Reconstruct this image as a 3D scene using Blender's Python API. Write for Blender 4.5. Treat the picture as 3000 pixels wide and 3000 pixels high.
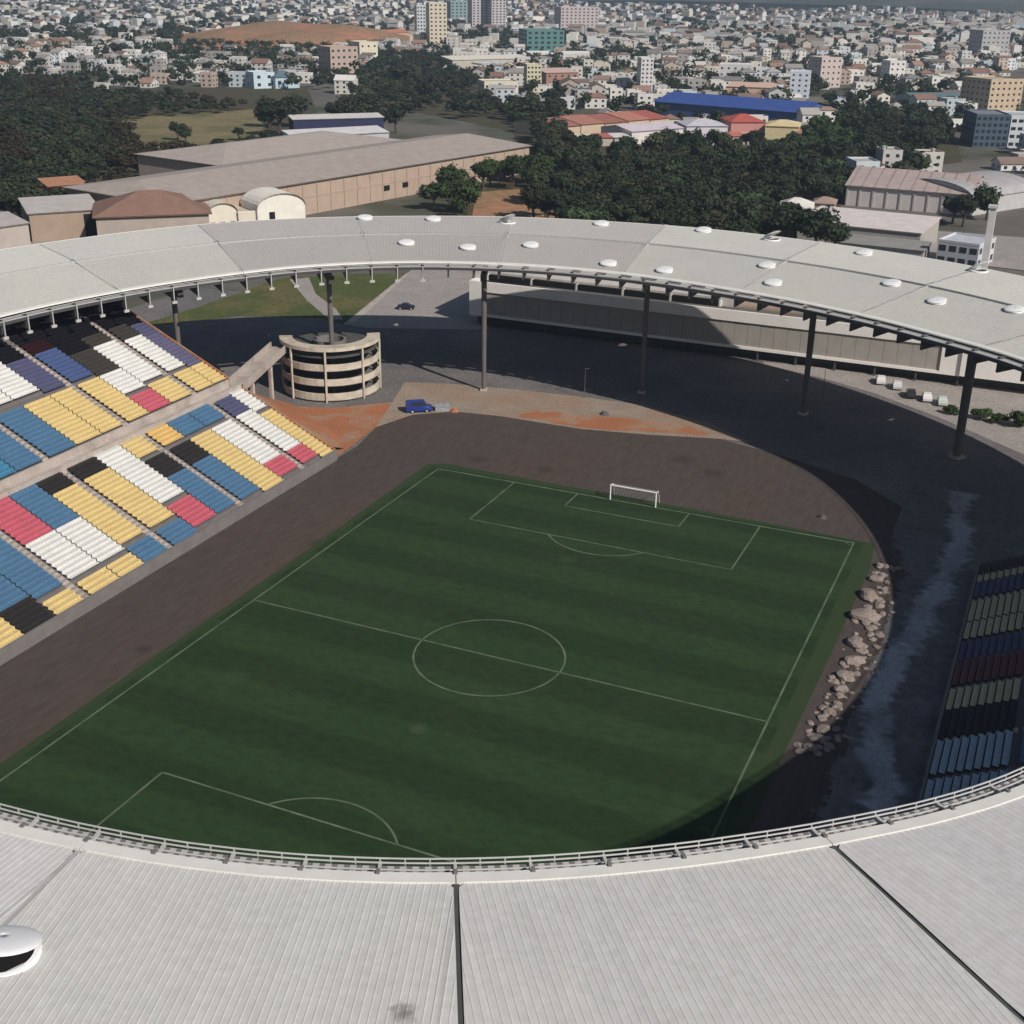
import bpy, math, random
from mathutils import Vector, Matrix, noise
random.seed(7)
S = bpy.context.scene
for o in list(bpy.data.objects): bpy.data.objects.remove(o)
COL = S.collection
PI = math.pi
R_ = math.radians

# ------------------------------------------------------------------ camera
F_PX = 3682.07                                   # focal length in pixels of a 3000 px wide picture
EYE = Vector((55.945, -120.087, 75.902))
ROT = (1.16451924, -0.0119524459, 0.422191986)
cd = bpy.data.cameras.new('camera'); cam = bpy.data.objects.new('camera', cd); COL.objects.link(cam)
cd.sensor_width = 36; cd.lens = F_PX / 3000 * 36; cd.clip_start = 1; cd.clip_end = 20000
cam.location = EYE; cam.rotation_euler = ROT
S.camera = cam
S.render.resolution_x = 1024; S.render.resolution_y = 1024
CM = cam.rotation_euler.to_matrix(); CMI = CM.transposed()
# ------------------------------------------------------------------ light
SUN = Vector((1.196, -0.543, 1.0)).normalized()
w = bpy.data.worlds.new('World'); S.world = w; w.use_nodes = True
nt = w.node_tree; bg = nt.nodes['Background']
sky = nt.nodes.new('ShaderNodeTexSky'); sky.sky_type = 'NISHITA'; sky.sun_disc = False
sky.sun_elevation = math.asin(SUN.z); sky.sun_rotation = math.atan2(SUN.x, SUN.y)
nt.links.new(sky.outputs[0], bg.inputs[0]); bg.inputs[1].default_value = 0.05
sl = bpy.data.lights.new('sun', 'SUN'); sl.energy = 4.4; sl.angle = R_(0.5); sl.color = (1.0, 0.93, 0.84)
so = bpy.data.objects.new('sun', sl); COL.objects.link(so); so.rotation_euler = SUN.to_track_quat('Z', 'Y').to_euler(); so.location = (200, -150, 300)
cy = S.cycles; cy.max_bounces = 4; cy.diffuse_bounces = 2; cy.glossy_bounces = 2; cy.transmission_bounces = 2; cy.volume_bounces = 0; cy.caustics_reflective = False; cy.caustics_refractive = False
S.view_settings.view_transform = 'Standard'; S.view_settings.look = 'None'; S.view_settings.exposure = 0.0; S.view_settings.gamma = 1.0

# ------------------------------------------------------------------ helpers
def at(px, py, z=0.0):
    """point of the plane of height z that shows at pixel (px, py) of the 3000 px photograph"""
    d = CM @ Vector(((px - 1500) / F_PX, -(py - 1500) / F_PX, -1.0))
    t = (z - EYE.z) / d.z
    return EYE + d * t
def px_of(p):
    d = CMI @ (Vector(p) - EYE)
    if d.z > -1: return (-9999, -9999)
    return (1500 + F_PX * d.x / -d.z, 1500 - F_PX * d.y / -d.z)
def height_at(b, py):
    lo, hi = -5.0, 150.0
    for _ in range(40):
        m = (lo + hi) / 2
        if px_of((b.x, b.y, m))[1] > py: lo = m
        else: hi = m
    return lo
def inpoly(x, y, P):
    c = False; j = len(P) - 1
    for i in range(len(P)):
        xi, yi = P[i]; xj, yj = P[j]
        if (yi > y) != (yj > y) and x < (xj - xi) * (y - yi) / (yj - yi) + xi: c = not c
        j = i
    return c

class MB:
    def __init__(s): s.v = []; s.f = []; s.m = []; s.c = []
    def poly(s, pts, m=0, col=None):
        n = len(s.v); s.v += [tuple(p) for p in pts]; s.f.append(tuple(range(n, n + len(pts)))); s.m.append(m); s.c.append(col)
    def box(s, x0, x1, y0, y1, z0, z1, M=None, m=0, bottom=True, col=None):
        p = [Vector(q) for q in ((x0,y0,z0),(x1,y0,z0),(x1,y1,z0),(x0,y1,z0),(x0,y0,z1),(x1,y0,z1),(x1,y1,z1),(x0,y1,z1))]
        if M is not None: p = [M @ q for q in p]
        n = len(s.v); s.v += [tuple(q) for q in p]
        F = [(4,5,6,7),(0,1,5,4),(1,2,6,5),(2,3,7,6),(3,0,4,7)]
        if bottom: F.append((3,2,1,0))
        for f in F: s.f.append(tuple(n + i for i in f)); s.m.append(m); s.c.append(col)
    def prism(s, pts, z0, z1, m=0, mt=None, col=None):
        n = len(s.v); k = len(pts)
        s.v += [(p[0], p[1], z0) for p in pts] + [(p[0], p[1], z1) for p in pts]
        for i in range(k):
            j = (i + 1) % k; s.f.append((n+i, n+j, n+k+j, n+k+i)); s.m.append(m); s.c.append(col)
        s.f.append(tuple(range(n+k, n+2*k))); s.m.append(m if mt is None else mt); s.c.append(col)
        s.f.append(tuple(range(n+k-1, n-1, -1))); s.m.append(m); s.c.append(col)
    def tube(s, a, b, r, n=8, r2=None, m=0, cap=True):
        a = Vector(a); b = Vector(b); d = (b - a)
        if d.length < 1e-6: return
        q = d.to_track_quat('Z', 'Y').to_matrix(); k = len(s.v); r2 = r if r2 is None else r2
        for i in range(n):
            t = 2 * PI * i / n; s.v.append(tuple(a + q @ Vector((math.cos(t)*r, math.sin(t)*r, 0))))
        for i in range(n):
            t = 2 * PI * i / n; s.v.append(tuple(b + q @ Vector((math.cos(t)*r2, math.sin(t)*r2, 0))))
        for i in range(n):
            j = (i + 1) % n; s.f.append((k+i, k+j, k+n+j, k+n+i)); s.m.append(m); s.c.append(None)
        if cap:
            s.f.append(tuple(range(k+n, k+2*n))); s.m.append(m); s.c.append(None)
            s.f.append(tuple(range(k+n-1, k-1, -1))); s.m.append(m); s.c.append(None)
    def ring(s, prof, a0, a1, n, cx=0.0, cy=0.0, closed=False, m=0):
        """sweep a profile of (r, z) points round (cx, cy) from a0 to a1 degrees; a closed profile makes a solid ring"""
        k = len(s.v); L = len(prof); full = abs(a1 - a0) >= 359.99
        N = n if full else n + 1
        for i in range(N):
            t = R_(a0 + (a1 - a0) * i / n)
            for r, z in prof: s.v.append((cx + r*math.cos(t), cy + r*math.sin(t), z))
        for i in range(n):
            i2 = (i + 1) % N
            for j in range(L if closed else L - 1):
                j2 = (j + 1) % L
                s.f.append((k+i*L+j, k+i2*L+j, k+i2*L+j2, k+i*L+j2)); s.m.append(m); s.c.append(None)
        if closed and not full:
            s.f.append(tuple(k+j for j in range(L))); s.m.append(m); s.c.append(None)
            s.f.append(tuple(k+n*L+j for j in range(L-1, -1, -1))); s.m.append(m); s.c.append(None)
    def mesh(s, name, mats, smooth=False):
        me = bpy.data.meshes.new(name); me.from_pydata(s.v, [], s.f)
        if not isinstance(mats, (list, tuple)): mats = [mats]
        for m in mats: me.materials.append(m)
        if len(mats) > 1: me.polygons.foreach_set('material_index', s.m)
        if smooth: me.polygons.foreach_set('use_smooth', [True] * len(s.f))
        if any(c is not None for c in s.c):
            at_ = me.color_attributes.new('tint', 'FLOAT_COLOR', 'CORNER'); buf = []
            for f, c in zip(s.f, s.c):
                c = c or (0.5, 0.5, 0.5); buf += [c[0], c[1], c[2], 1.0] * len(f)
            at_.data.foreach_set('color', buf)
        me.update(); return me
    def build(s, name, mats, parent=None, smooth=False, **k): return link(name, s.mesh(name, mats, smooth), parent, **k)

def link(name, data, parent=None, loc=None, rz=None, scale=None, color=None):
    o = bpy.data.objects.new(name, data); COL.objects.link(o)
    if parent is not None: o.parent = parent
    if loc is not None: o.location = loc
    if rz is not None: o.rotation_euler = (0, 0, rz)
    if scale is not None: o.scale = scale if hasattr(scale, '__len__') else (scale,)*3
    if color is not None: o.color = (*color, 1.0)
    return o
def tag(o, label=None, cat=None, group=None, kind=None):
    if label: o['label'] = label
    if cat: o['category'] = cat
    if group: o['group'] = group
    if kind: o['kind'] = kind
    return o
def thing(name, label, cat, loc=(0,0,0), rz=0.0, group=None): return tag(link(name, None, None, loc, rz), label, cat, group)
def structure(o): o['kind'] = 'structure'; return o
def stuff(o): o['kind'] = 'stuff'; return o

# ------------------------------------------------------------------ materials
def mat(name, c, c2=None, scale=1.0, rough=0.85, amt=1.0, detail=6.0, bump=0.0, bscale=None, spec=0.25, src=None, c3=None, scale3=0.05, stretch=None, metal=0.0, fine=0.0):
    """base colour = noise between c and c2 (world space), a broad second noise towards c3; src='object' multiplies by the object's colour, 'tint' by the mesh's tint"""
    m = bpy.data.materials.new(name); m.use_nodes = True; T = m.node_tree; N = T.nodes; L = T.links
    b = N['Principled BSDF']; b.inputs['Roughness'].default_value = rough; b.inputs['Metallic'].default_value = metal
    b.inputs['Specular IOR Level'].default_value = spec
    geo = N.new('ShaderNodeNewGeometry'); vec = geo.outputs['Position']
    if stretch:
        mp = N.new('ShaderNodeMapping'); mp.inputs['Scale'].default_value = stretch; L.new(vec, mp.inputs['Vector']); vec = mp.outputs['Vector']
    def nz(sc, d=detail, v=vec):
        n = N.new('ShaderNodeTexNoise'); n.inputs['Scale'].default_value = sc; n.inputs['Detail'].default_value = d; n.inputs['Roughness'].default_value = 0.62; L.new(v, n.inputs['Vector']); return n.outputs['Fac']
    def ramp(f, lo, hi):
        r = N.new('ShaderNodeMapRange'); r.inputs['From Min'].default_value = lo; r.inputs['From Max'].default_value = hi; r.clamp = True; L.new(f, r.inputs['Value']); return r.outputs['Result']
    def mix(f, a, bb, mode='MIX'):
        x = N.new('ShaderNodeMix'); x.data_type = 'RGBA'; x.blend_type = mode
        if isinstance(f, float): x.inputs[0].default_value = f
        else: L.new(f, x.inputs[0])
        for i, q in ((6, a), (7, bb)):
            if isinstance(q, (tuple, list)): x.inputs[i].default_value = (*q[:3], 1)
            else: L.new(q, x.inputs[i])
        return x.outputs[2]
    c2 = c2 or tuple(q * 0.72 for q in c)
    out = mix(ramp(nz(scale), 0.5 - 0.22 / max(amt, .01), 0.5 + 0.22 / max(amt, .01)), c, c2)
    if c3: out = mix(ramp(nz(scale3, 4), 0.47, 0.62), out, c3)
    if fine: out = mix(fine, out, mix(ramp(nz(scale * 9, 3), .35, .65), (0.0, 0.0, 0.0), (1, 1, 1)), 'OVERLAY')
    if src == 'object':
        oi = N.new('ShaderNodeObjectInfo'); out = mix(1.0, out, oi.outputs['Color'], 'MULTIPLY')
    if src == 'tint':
        ca = N.new('ShaderNodeVertexColor'); ca.layer_name = 'tint'; out = mix(1.0, out, ca.outputs['Color'], 'MULTIPLY')
    L.new(out, b.inputs['Base Color'])
    if bump:
        bp = N.new('ShaderNodeBump'); bp.inputs['Strength'].default_value = bump; bp.inputs['Distance'].default_value = 0.1
        L.new(nz(bscale or scale * 4, 4), bp.inputs['Height']); L.new(bp.outputs['Normal'], b.inputs['Normal'])
    m['nodes_out'] = 1
    return m
M = {}
M['ground'] = mat('town_ground', (.11,.105,.09), (.17,.155,.135), .02, .95, 1.2, c3=(.055,.065,.035), scale3=.012)
M['grass'] = mat('pitch_grass', (.0165,.040,.0125), (.0205,.045,.0145), .10, .95, .7, c3=(.022,.045,.0155), scale3=.05, stretch=(.7,1.2,1), fine=.16)
M['line'] = mat('worn_white_line', (.15,.19,.125), (.06,.09,.05), .35, .9, 1.2)
M['verge'] = mat('pitch_edge_grass', (.026,.052,.018), (.036,.052,.022), .25, .95)
M['track'] = mat('dirt_track', (.081,.065,.059), (.064,.052,.047), .12, .95, .7, c3=(.078,.058,.048), scale3=.05, stretch=(1.3,.25,1), fine=.14)
M['beige'] = mat('pale_dirt', (.34,.28,.23), (.25,.20,.16), .25, .95, c3=(.30,.21,.15), scale3=.07, fine=.2)
M['orange'] = mat('red_soil', (.40,.15,.07), (.30,.13,.07), .3, .95, c3=(.34,.22,.15), scale3=.15, fine=.2)
M['asphalt'] = mat('concourse_paving', (.16,.152,.15), (.125,.12,.122), .15, .9, 1.0, c3=(.19,.175,.17), scale3=.04, fine=.2)
M['pale_paving'] = mat('pale_paving', (.36,.33,.31), (.29,.265,.25), .2, .9, fine=.2)
M['wet'] = mat('wet_gravel', (.135,.13,.13), (.085,.08,.08), .25, .6, c3=(.17,.168,.175), scale3=.12, fine=.3)
M['path'] = mat('concrete_path', (.38,.385,.41), (.27,.275,.295), .5, .75, c3=(.20,.195,.20), scale3=.3, fine=.3)
M['lawn'] = mat('lawn', (.085,.105,.032), (.062,.085,.028), .08, .95, c3=(.16,.13,.055), scale3=.035, fine=.2)
M['dry'] = mat('dry_grass', (.23,.185,.095), (.18,.155,.075), .06, .95, c3=(.13,.125,.055), scale3=.03, fine=.2)
M['earth'] = mat('red_hill_earth', (.33,.20,.11), (.26,.17,.095), .03, .95, c3=(.44,.20,.12), scale3=.016, fine=.2)
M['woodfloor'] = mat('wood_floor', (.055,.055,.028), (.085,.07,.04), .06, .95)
M['road'] = mat('road', (.17,.165,.16), (.14,.135,.13), .1, .9)
M['hill'] = mat('hill_wood', (.035,.05,.03), (.06,.07,.045), .01, .95, c3=(.10,.10,.08), scale3=.004)
M['roof'] = mat('roof_sheet', (.675,.67,.65), (.62,.615,.60), .16, .48, .9, c3=(.67,.655,.63), scale3=.05, stretch=(1,1,1), spec=.35, src='object', fine=.10)
M['flash'] = mat('white_flashing', (.80,.79,.75), (.70,.69,.65), .5, .5)
M['steel'] = mat('grey_steel', (.52,.52,.51), (.42,.42,.42), 1.0, .5, spec=.4)
M['dsteel'] = mat('dark_steel', (.075,.075,.08), (.055,.055,.06), .5, .6)
M['gap'] = mat('seam_gutter', (.10,.105,.10), (.07,.07,.07), .6, .8)
M['dome'] = mat('vent_white', (.86,.87,.88), (.80,.81,.82), .6, .35, spec=.4)
M['black'] = mat('dark_opening', (.012,.012,.014), (.008,.008,.009), 1, .9)
M['conc'] = mat('pale_concrete', (.50,.44,.40), (.41,.36,.33), .6, .9, c3=(.36,.31,.28), scale3=.25, fine=.15)
M['terr'] = mat('terrace_concrete', (.20,.185,.185), (.15,.14,.14), .6, .9)
M['column'] = mat('column_concrete', (.15,.14,.135), (.11,.105,.10), .4, .9)
M['white'] = mat('white_wall', (.74,.72,.70), (.66,.64,.62), .3, .8, src='object', fine=.12)
M['wall'] = mat('painted_wall', (.92,.91,.89), (.76,.75,.73), .35, .85, src='object', fine=.15)
M['rooft'] = mat('roof_covering', (1,.98,.96), (.78,.76,.74), .3, .85, src='object', fine=.25)
M['glass'] = mat('window_glass', (.035,.04,.05), (.02,.025,.03), .5, .15, spec=.6)
M['city'] = mat('town_surfaces', (1,.99,.97), (.80,.79,.77), .12, .9, src='tint', fine=.2)
M['rock'] = mat('boulder', (.33,.275,.25), (.20,.165,.145), .7, .95, bump=.6, bscale=2.0, fine=.3)
M['bark'] = mat('bark', (.10,.075,.05), (.06,.045,.03), 2.0, .95)
def leafmat(name, c, c2):
    m = mat(name, c, c2, .35, .7, 1.1, spec=.15, src='object'); return m
M['leaf'] = leafmat('leaves', (.046,.056,.026), (.026,.035,.018))
M['net'] = mat('goal_net', (.5,.5,.5), (.4,.4,.4), 1, .8)
M['goal'] = mat('goal_white', (.85,.85,.83), (.78,.78,.76), 2, .5)
M['carpaint'] = mat('car_paint', (1,1,1), (.95,.95,.95), 1, .3, spec=.5, src='object')
M['tyre'] = mat('tyre', (.02,.02,.02), (.015,.015,.015), 2, .9)
SEAT = {'y': (.70,.55,.26), 'o': (.72,.50,.20), 'w': (.74,.74,.72), 'b': (.095,.20,.33), 'i': (.085,.125,.27), 'n': (.105,.11,.20),
        'r': (.56,.135,.18), 'g': (.62,.54,.33), 'e': (.42,.52,.58), 'h': (.20,.065,.075), 'k': (.035,.032,.033), 'm': (.03,.009,.012), 'u': (.06,.054,.048), 'c': (.07,.24,.38), 'p': (.14,.135,.23), 'd': (.010,.010,.014)}  # m and d carry the shade of the stand's top rows in their colour
for k_, c_ in SEAT.items(): M['seat_' + k_] = mat('seat_plastic_' + k_, c_, tuple(q * .86 for q in c_), .45, .55, 1.0, fine=.12)

# roof: one worn dark smudge of its own shape on the near sheets
def add_stain(m, loc, rad, col):
    T = m.node_tree; N = T.nodes; L = T.links; b = N['Principled BSDF']; old = b.inputs['Base Color'].links[0].from_socket
    g = N.new('ShaderNodeNewGeometry'); n = N.new('ShaderNodeTexNoise'); n.inputs['Scale'].default_value = 2.2; n.inputs['Detail'].default_value = 5
    L.new(g.outputs['Position'], n.inputs['Vector'])
    d = N.new('ShaderNodeVectorMath'); d.operation = 'DISTANCE'; L.new(g.outputs['Position'], d.inputs[0]); d.inputs[1].default_value = loc
    a = N.new('ShaderNodeMath'); a.operation = 'MULTIPLY_ADD'; L.new(n.outputs['Fac'], a.inputs[0]); a.inputs[1].default_value = rad * 1.6; L.new(d.outputs['Value'], a.inputs[2])
    r = N.new('ShaderNodeMapRange'); r.inputs['From Min'].default_value = rad * 1.1; r.inputs['From Max'].default_value = rad * 1.9; r.inputs['To Min'].default_value = .75; r.inputs['To Max'].default_value = 0
    L.new(a.outputs[0], r.inputs['Value'])
    x = N.new('ShaderNodeMix'); x.data_type = 'RGBA'; L.new(r.outputs['Result'], x.inputs[0]); L.new(old, x.inputs[6]); x.inputs[7].default_value = (*col, 1); L.new(x.outputs[2], b.inputs['Base Color'])
add_stain(M['roof'], (31.6, -78.0, 27.6), .9, (.16,.15,.14))
# pitch: mown bands running across the pitch
def add_bands(m, period, strength):
    T = m.node_tree; N = T.nodes; L = T.links; b = N['Principled BSDF']; old = b.inputs['Base Color'].links[0].from_socket
    g = N.new('ShaderNodeNewGeometry'); sp = N.new('ShaderNodeSeparateXYZ'); L.new(g.outputs['Position'], sp.inputs[0])
    n = N.new('ShaderNodeTexNoise'); n.inputs['Scale'].default_value = .12; L.new(g.outputs['Position'], n.inputs['Vector'])
    ad = N.new('ShaderNodeMath'); ad.operation = 'MULTIPLY_ADD'; L.new(n.outputs['Fac'], ad.inputs[0]); ad.inputs[1].default_value = .8; L.new(sp.outputs['Y'], ad.inputs[2])
    s = N.new('ShaderNodeMath'); s.operation = 'MULTIPLY'; L.new(ad.outputs[0], s.inputs[0]); s.inputs[1].default_value = 2 * PI / period
    q = N.new('ShaderNodeMath'); q.operation = 'SINE'; L.new(s.outputs[0], q.inputs[0])
    r = N.new('ShaderNodeMapRange'); r.inputs['From Min'].default_value = -.35; r.inputs['From Max'].default_value = .35; r.inputs['To Min'].default_value = 1 - strength; r.inputs['To Max'].default_value = 1 + strength
    L.new(q.outputs[0], r.inputs['Value'])
    v = N.new('ShaderNodeVectorMath'); v.operation = 'SCALE'; L.new(old, v.inputs[0]); L.new(r.outputs['Result'], v.inputs['Scale']); L.new(v.outputs[0], b.inputs['Base Color'])
add_bands(M['grass'], 11.0, .13)
for x_, y_, r_, c_ in ((1225,2135,1.2,(.05,.075,.035)),(690,1985,2.2,(.03,.06,.024)),(1660,1640,1.6,(.028,.058,.022))):
    q_ = at(x_, y_); add_stain(M['grass'], (q_.x, q_.y, 0), r_, c_)
for x_, y_, r_ in ((2000,1345,2.6),(2090,1385,2.2),(1400,1345,2.0),(1600,1375,1.6),(930,1590,1.8),(420,1900,1.3)):
    q_ = at(x_, y_); add_stain(M['track'], (q_.x, q_.y, 0), r_, (.045,.034,.030))

# ================================================================== GROUND
def sheet(name, pts, z, m, parent=None):
    b = MB(); b.poly([(p[0], p[1], z) for p in pts]); o = b.build(name, m, parent); return structure(o)
def ragged(P, k, amp, sd):
    out = []; r_ = random.Random(sd); n = len(P)
    for i in range(n):
        a = Vector(P[i]); b_ = Vector(P[(i+1) % n])
        for j in range(k):
            q = a.lerp(b_, j/k); out.append((q.x + r_.uniform(-amp, amp), q.y + r_.uniform(-amp, amp)))
    return out
def pxs(L, z=0.0): return [tuple(at(x, y, z)[:2]) for x, y in L]
sheet('ground', [(-7600,-700),(6600,-700),(6600,9000),(-7600,9000)], -.6, M['ground'])
HW, HL = 34.0, 52.5
def sheet_ring(name, P, z, m): return sheet(name, P, z, m)
arena = [(-51.6,-75),(-51.6,56),(-53.5,66),(-51,75),(-45,80.2),(-36,81.6),(-20,81.5),(-8,84),(4,87.5),(16,84),(30,78),(42,66),(45,50),(43.5,30),(43,0),(43,-75)]
sheet('concourse', [(-150,-160),(115,-160),(115,142),(-70,148),(-150,140)], -.12, M['asphalt'])
sheet('dirt_track', arena, -.05, M['track'])
sheet('pitch_verge', [(-36.3,-58),(-36.2,20),(-36.6,53.6),(-34,55.2),(-10,54.8),(20,54.3),(36.8,53.6),(37.6,45),(37.4,20),(37,-10),(37,-58)], -.025, M['verge'])
pitch = sheet('pitch', [(-35.2,-54),(35.3,-54),(35.3,53.3),(-35.2,53.3)], 0.0, M['grass'])
def pline(a, b, wd=.24):
    a = Vector((*a, 0)); b = Vector((*b, 0)); d = (b - a).normalized(); n = Vector((-d.y, d.x, 0)) * wd / 2
    m = MB(); m.poly([(p.x, p.y, .008) for p in (a - n, b - n, b + n, a + n)]); m.build('pitch_line', M['line'], pitch)
def parc(cx, cy, r, a0, a1, n=64, wd=.24):
    m = MB(); m.ring([(r - wd/2, .008), (r + wd/2, .008)], a0, a1, n, cx, cy); 
    o = m.build('pitch_line', M['line'], pitch)
h = .1
pline((-HW-h,HL), (HW+h,HL), .32); pline((-HW,-HL), (-HW,HL-.17)); pline((HW,-HL), (HW,HL-.17)); pline((-HW+h,0), (HW-h,0)); pline((-HW-h,-HL), (HW+h,-HL))
parc(0, 0, 9.15, 0, 360, 96)
ad = math.degrees(math.asin(5.5/9.15))
for sg in (1, -1):
    y0 = sg*(HL-.17); y1 = sg*(HL-16.5); y2 = sg*(HL-5.5)
    for sx in (1, -1):
        pline((sx*20.16, y0), (sx*20.16, y1)); pline((sx*9.16, y0), (sx*9.16, y2))
    pline((-20.06, y1), (20.06, y1)); pline((-9.06, y2), (9.06, y2))
    parc(0, sg*(HL-11), 9.15, (180+ad+.6) if sg > 0 else ad+.6, (360-ad-.6) if sg > 0 else 180-ad-.6, 40)
for sx in (-1, 1):
    parc(sx*HW, HL, 1.0, 180 if sx > 0 else 270, 270 if sx > 0 else 360, 10, .12)
# pale strip and red soil between track and concourse
sheet('pale_verge', [(-53.6,66),(-58,80),(-62,92),(-52,95.5),(-40,97.5),(-27,99),(-14,99.5),(0,95),(10,88),(4,87.4),(-8,83.9),(-20,81.4),(-36,81.5),(-45,80.1),(-51,74.9)], -.035, M['beige'])
sheet('soil_patch', ragged([(-33,82.5),(-20,82.3),(-8,85.2),(2,88.8),(-3,92),(-14,91),(-26,88.5),(-32,86)], 5, .55, 9), -.02, M['orange'])
sheet('bank_foot', [(-51.8,49),(-53.6,66),(-58,80),(-66,72),(-90,64),(-90,49)], -.03, M['orange'])
# right side in the shade of the roof
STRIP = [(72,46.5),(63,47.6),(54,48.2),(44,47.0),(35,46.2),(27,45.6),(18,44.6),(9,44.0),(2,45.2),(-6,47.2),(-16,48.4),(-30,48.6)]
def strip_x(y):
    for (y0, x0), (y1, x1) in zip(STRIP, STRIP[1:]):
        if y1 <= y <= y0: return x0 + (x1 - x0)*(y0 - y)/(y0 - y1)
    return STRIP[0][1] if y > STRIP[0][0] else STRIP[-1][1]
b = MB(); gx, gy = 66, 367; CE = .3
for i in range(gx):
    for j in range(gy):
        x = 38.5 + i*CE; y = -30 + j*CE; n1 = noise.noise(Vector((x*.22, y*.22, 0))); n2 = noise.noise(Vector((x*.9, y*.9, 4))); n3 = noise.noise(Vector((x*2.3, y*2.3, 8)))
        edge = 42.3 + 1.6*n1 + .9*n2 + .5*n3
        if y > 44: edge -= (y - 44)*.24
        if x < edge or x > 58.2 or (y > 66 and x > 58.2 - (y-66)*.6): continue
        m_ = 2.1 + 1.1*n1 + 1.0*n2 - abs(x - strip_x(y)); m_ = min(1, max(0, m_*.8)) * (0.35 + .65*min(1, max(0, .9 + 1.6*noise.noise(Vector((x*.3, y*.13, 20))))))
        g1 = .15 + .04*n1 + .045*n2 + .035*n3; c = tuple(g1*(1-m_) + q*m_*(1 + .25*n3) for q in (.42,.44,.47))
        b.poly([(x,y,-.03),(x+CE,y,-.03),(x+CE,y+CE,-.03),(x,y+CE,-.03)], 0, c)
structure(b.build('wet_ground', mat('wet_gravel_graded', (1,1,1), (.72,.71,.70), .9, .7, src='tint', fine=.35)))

# outside the ring, under the far roof
sheet('sunlit_pavement', pxs([(2238,1066),(2400,1104),(2560,1150),(2760,1225),(3000,1330),(3120,1380),(3120,1100),(2880,1120),(2238,1058)]), -.10, M['pale_paving'])  # paler sheet cut along the roof shadow's edge, sunlight put into its colour
sheet('lawn', pxs([(380,960),(560,905),(830,812),(1090,800),(1190,805),(1010,950),(960,935),(930,930),(700,925)]), -.09, M['lawn'])
sheet('garden_path', pxs([(848,818),(905,812),(925,860),(985,905),(1005,935),(965,935),(900,880)]), -.07, M['pale_paving'])
sheet('parking_yard', pxs([(1185,805),(1010,950),(1075,960),(1430,965),(1430,770),(1240,765)]), -.075, M['pale_paving'])
sheet('road_edge', pxs([(1190,800),(1200,800),(1032,952),(1005,950)]), -.05, M['conc'])

# ================================================================== STADIUM ROOF
CX, CY = -11.2, 9.5
NB = 23; STEP = 360.0 / NB; A0 = -62.2
RI, RM, RO = 86.9, 102.8, 118.0
def zr(r): return 26.2 + (r - RI) * 0.126 if r <= 103.0 else 28.45 + (r - 103.2) * .052
def rp(r, deg, z): return Vector((CX + r*math.cos(R_(deg)), CY + r*math.sin(R_(deg)), z))
roof = thing('stadium_roof', 'huge pale grey ring roof of ribbed metal sheets circling the football pitch', 'roof', (CX, CY, 0))
RT = Matrix.Translation((-CX, -CY, 0))
TAN = math.tan(R_(STEP / 2))
# vents: (radius, angle, faces the sun)
VENTS = [(116,124.8,0),(114.5,117.9,0),(113,110.2,1),(115,100.6,0),(97,121,0),(94.5,114,0),(97.3,106.9,0),(90.2,96.8,0),(90,89.7,0),(116,90.2,0),
         (115.5,83.0,1),(99.3,79.6,0),(91.8,76.4,0),(114.4,73.4,0),(100.8,65.9,0),(97.6,59.3,0),(116.2,62.6,1),(101.5,52.7,0),(116.5,49.0,1),(95.9,-76.9,2)]
HOLE = 1.55
def strips(b, mid, v0, v1, pitch, ra, rb, holes, rib, hgt=.07):
    """ribbed sheets of one bay between radii ra and rb, lying along the bay's middle direction"""
    u = Vector((math.cos(R_(mid)), math.sin(R_(mid)), 0)); v = Vector((-u.y, u.x, 0))
    lim = lambda q: (abs(q) + .16) / TAN
    def P(uu, vv, dz=0.0):
        r = math.hypot(uu, vv); p = u*uu + v*vv; return (p.x, p.y, zr(r) + dz)
    n = max(1, round((v1 - v0) / pitch)); w_ = (v1 - v0) / n
    for i in range(n):
        a = v0 + i*w_; c = a + w_
        def rng(q): return max(math.sqrt(ra*ra - q*q), lim(q)), math.sqrt(rb*rb - q*q)
        sa, ea = rng(a); sc, ec = rng(c)
        if ea - sa < .3 and ec - sc < .3: continue
        ea = max(ea, sa); ec = max(ec, sc)
        segs = [((sa, sc), (ea, ec))]
        for hu, hv in holes:
            if a < hv + HOLE*.78 and c > hv - HOLE*.78:
                da = math.sqrt(max(0, (HOLE*.78)**2 - (a-hv)**2)); dc = math.sqrt(max(0, (HOLE*.78)**2 - (c-hv)**2))
                new = []
                for s, e in segs:
                    if s[0] < hu < e[0]: new += [(s, (hu-da, hu-dc)), ((hu+da, hu+dc), e)]
                    else: new.append((s, e))
                segs = new
        for s, e in segs:
            b.poly([P(s[0], a), P(e[0], a), P(e[1], c), P(s[1], c)])
            b.poly([P(s[1], c, -.12), P(e[1], c, -.12), P(e[0], a, -.12), P(s[0], a, -.12)])
            if rib:
                k = rib
                A, B_ = (max(s[0], rng(a + 1.5*k)[0]) if s[0] == sa else s[0]) + .02, e[0]
                if B_ - A > .3:
                    b.poly([P(A, a), P(A, a+k*.4, hgt), P(B_, a+k*.4, hgt), P(B_, a)][::-1])
                    b.poly([P(A, a+k*.4, hgt), P(A, a+k, hgt), P(B_, a+k, hgt), P(B_, a+k*.4, hgt)][::-1])
                    b.poly([P(A, a+k, hgt), P(A, a+k*1.4), P(B_, a+k*1.4), P(B_, a+k, hgt)][::-1])
bays = []
rnd = random.Random(3)
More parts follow.
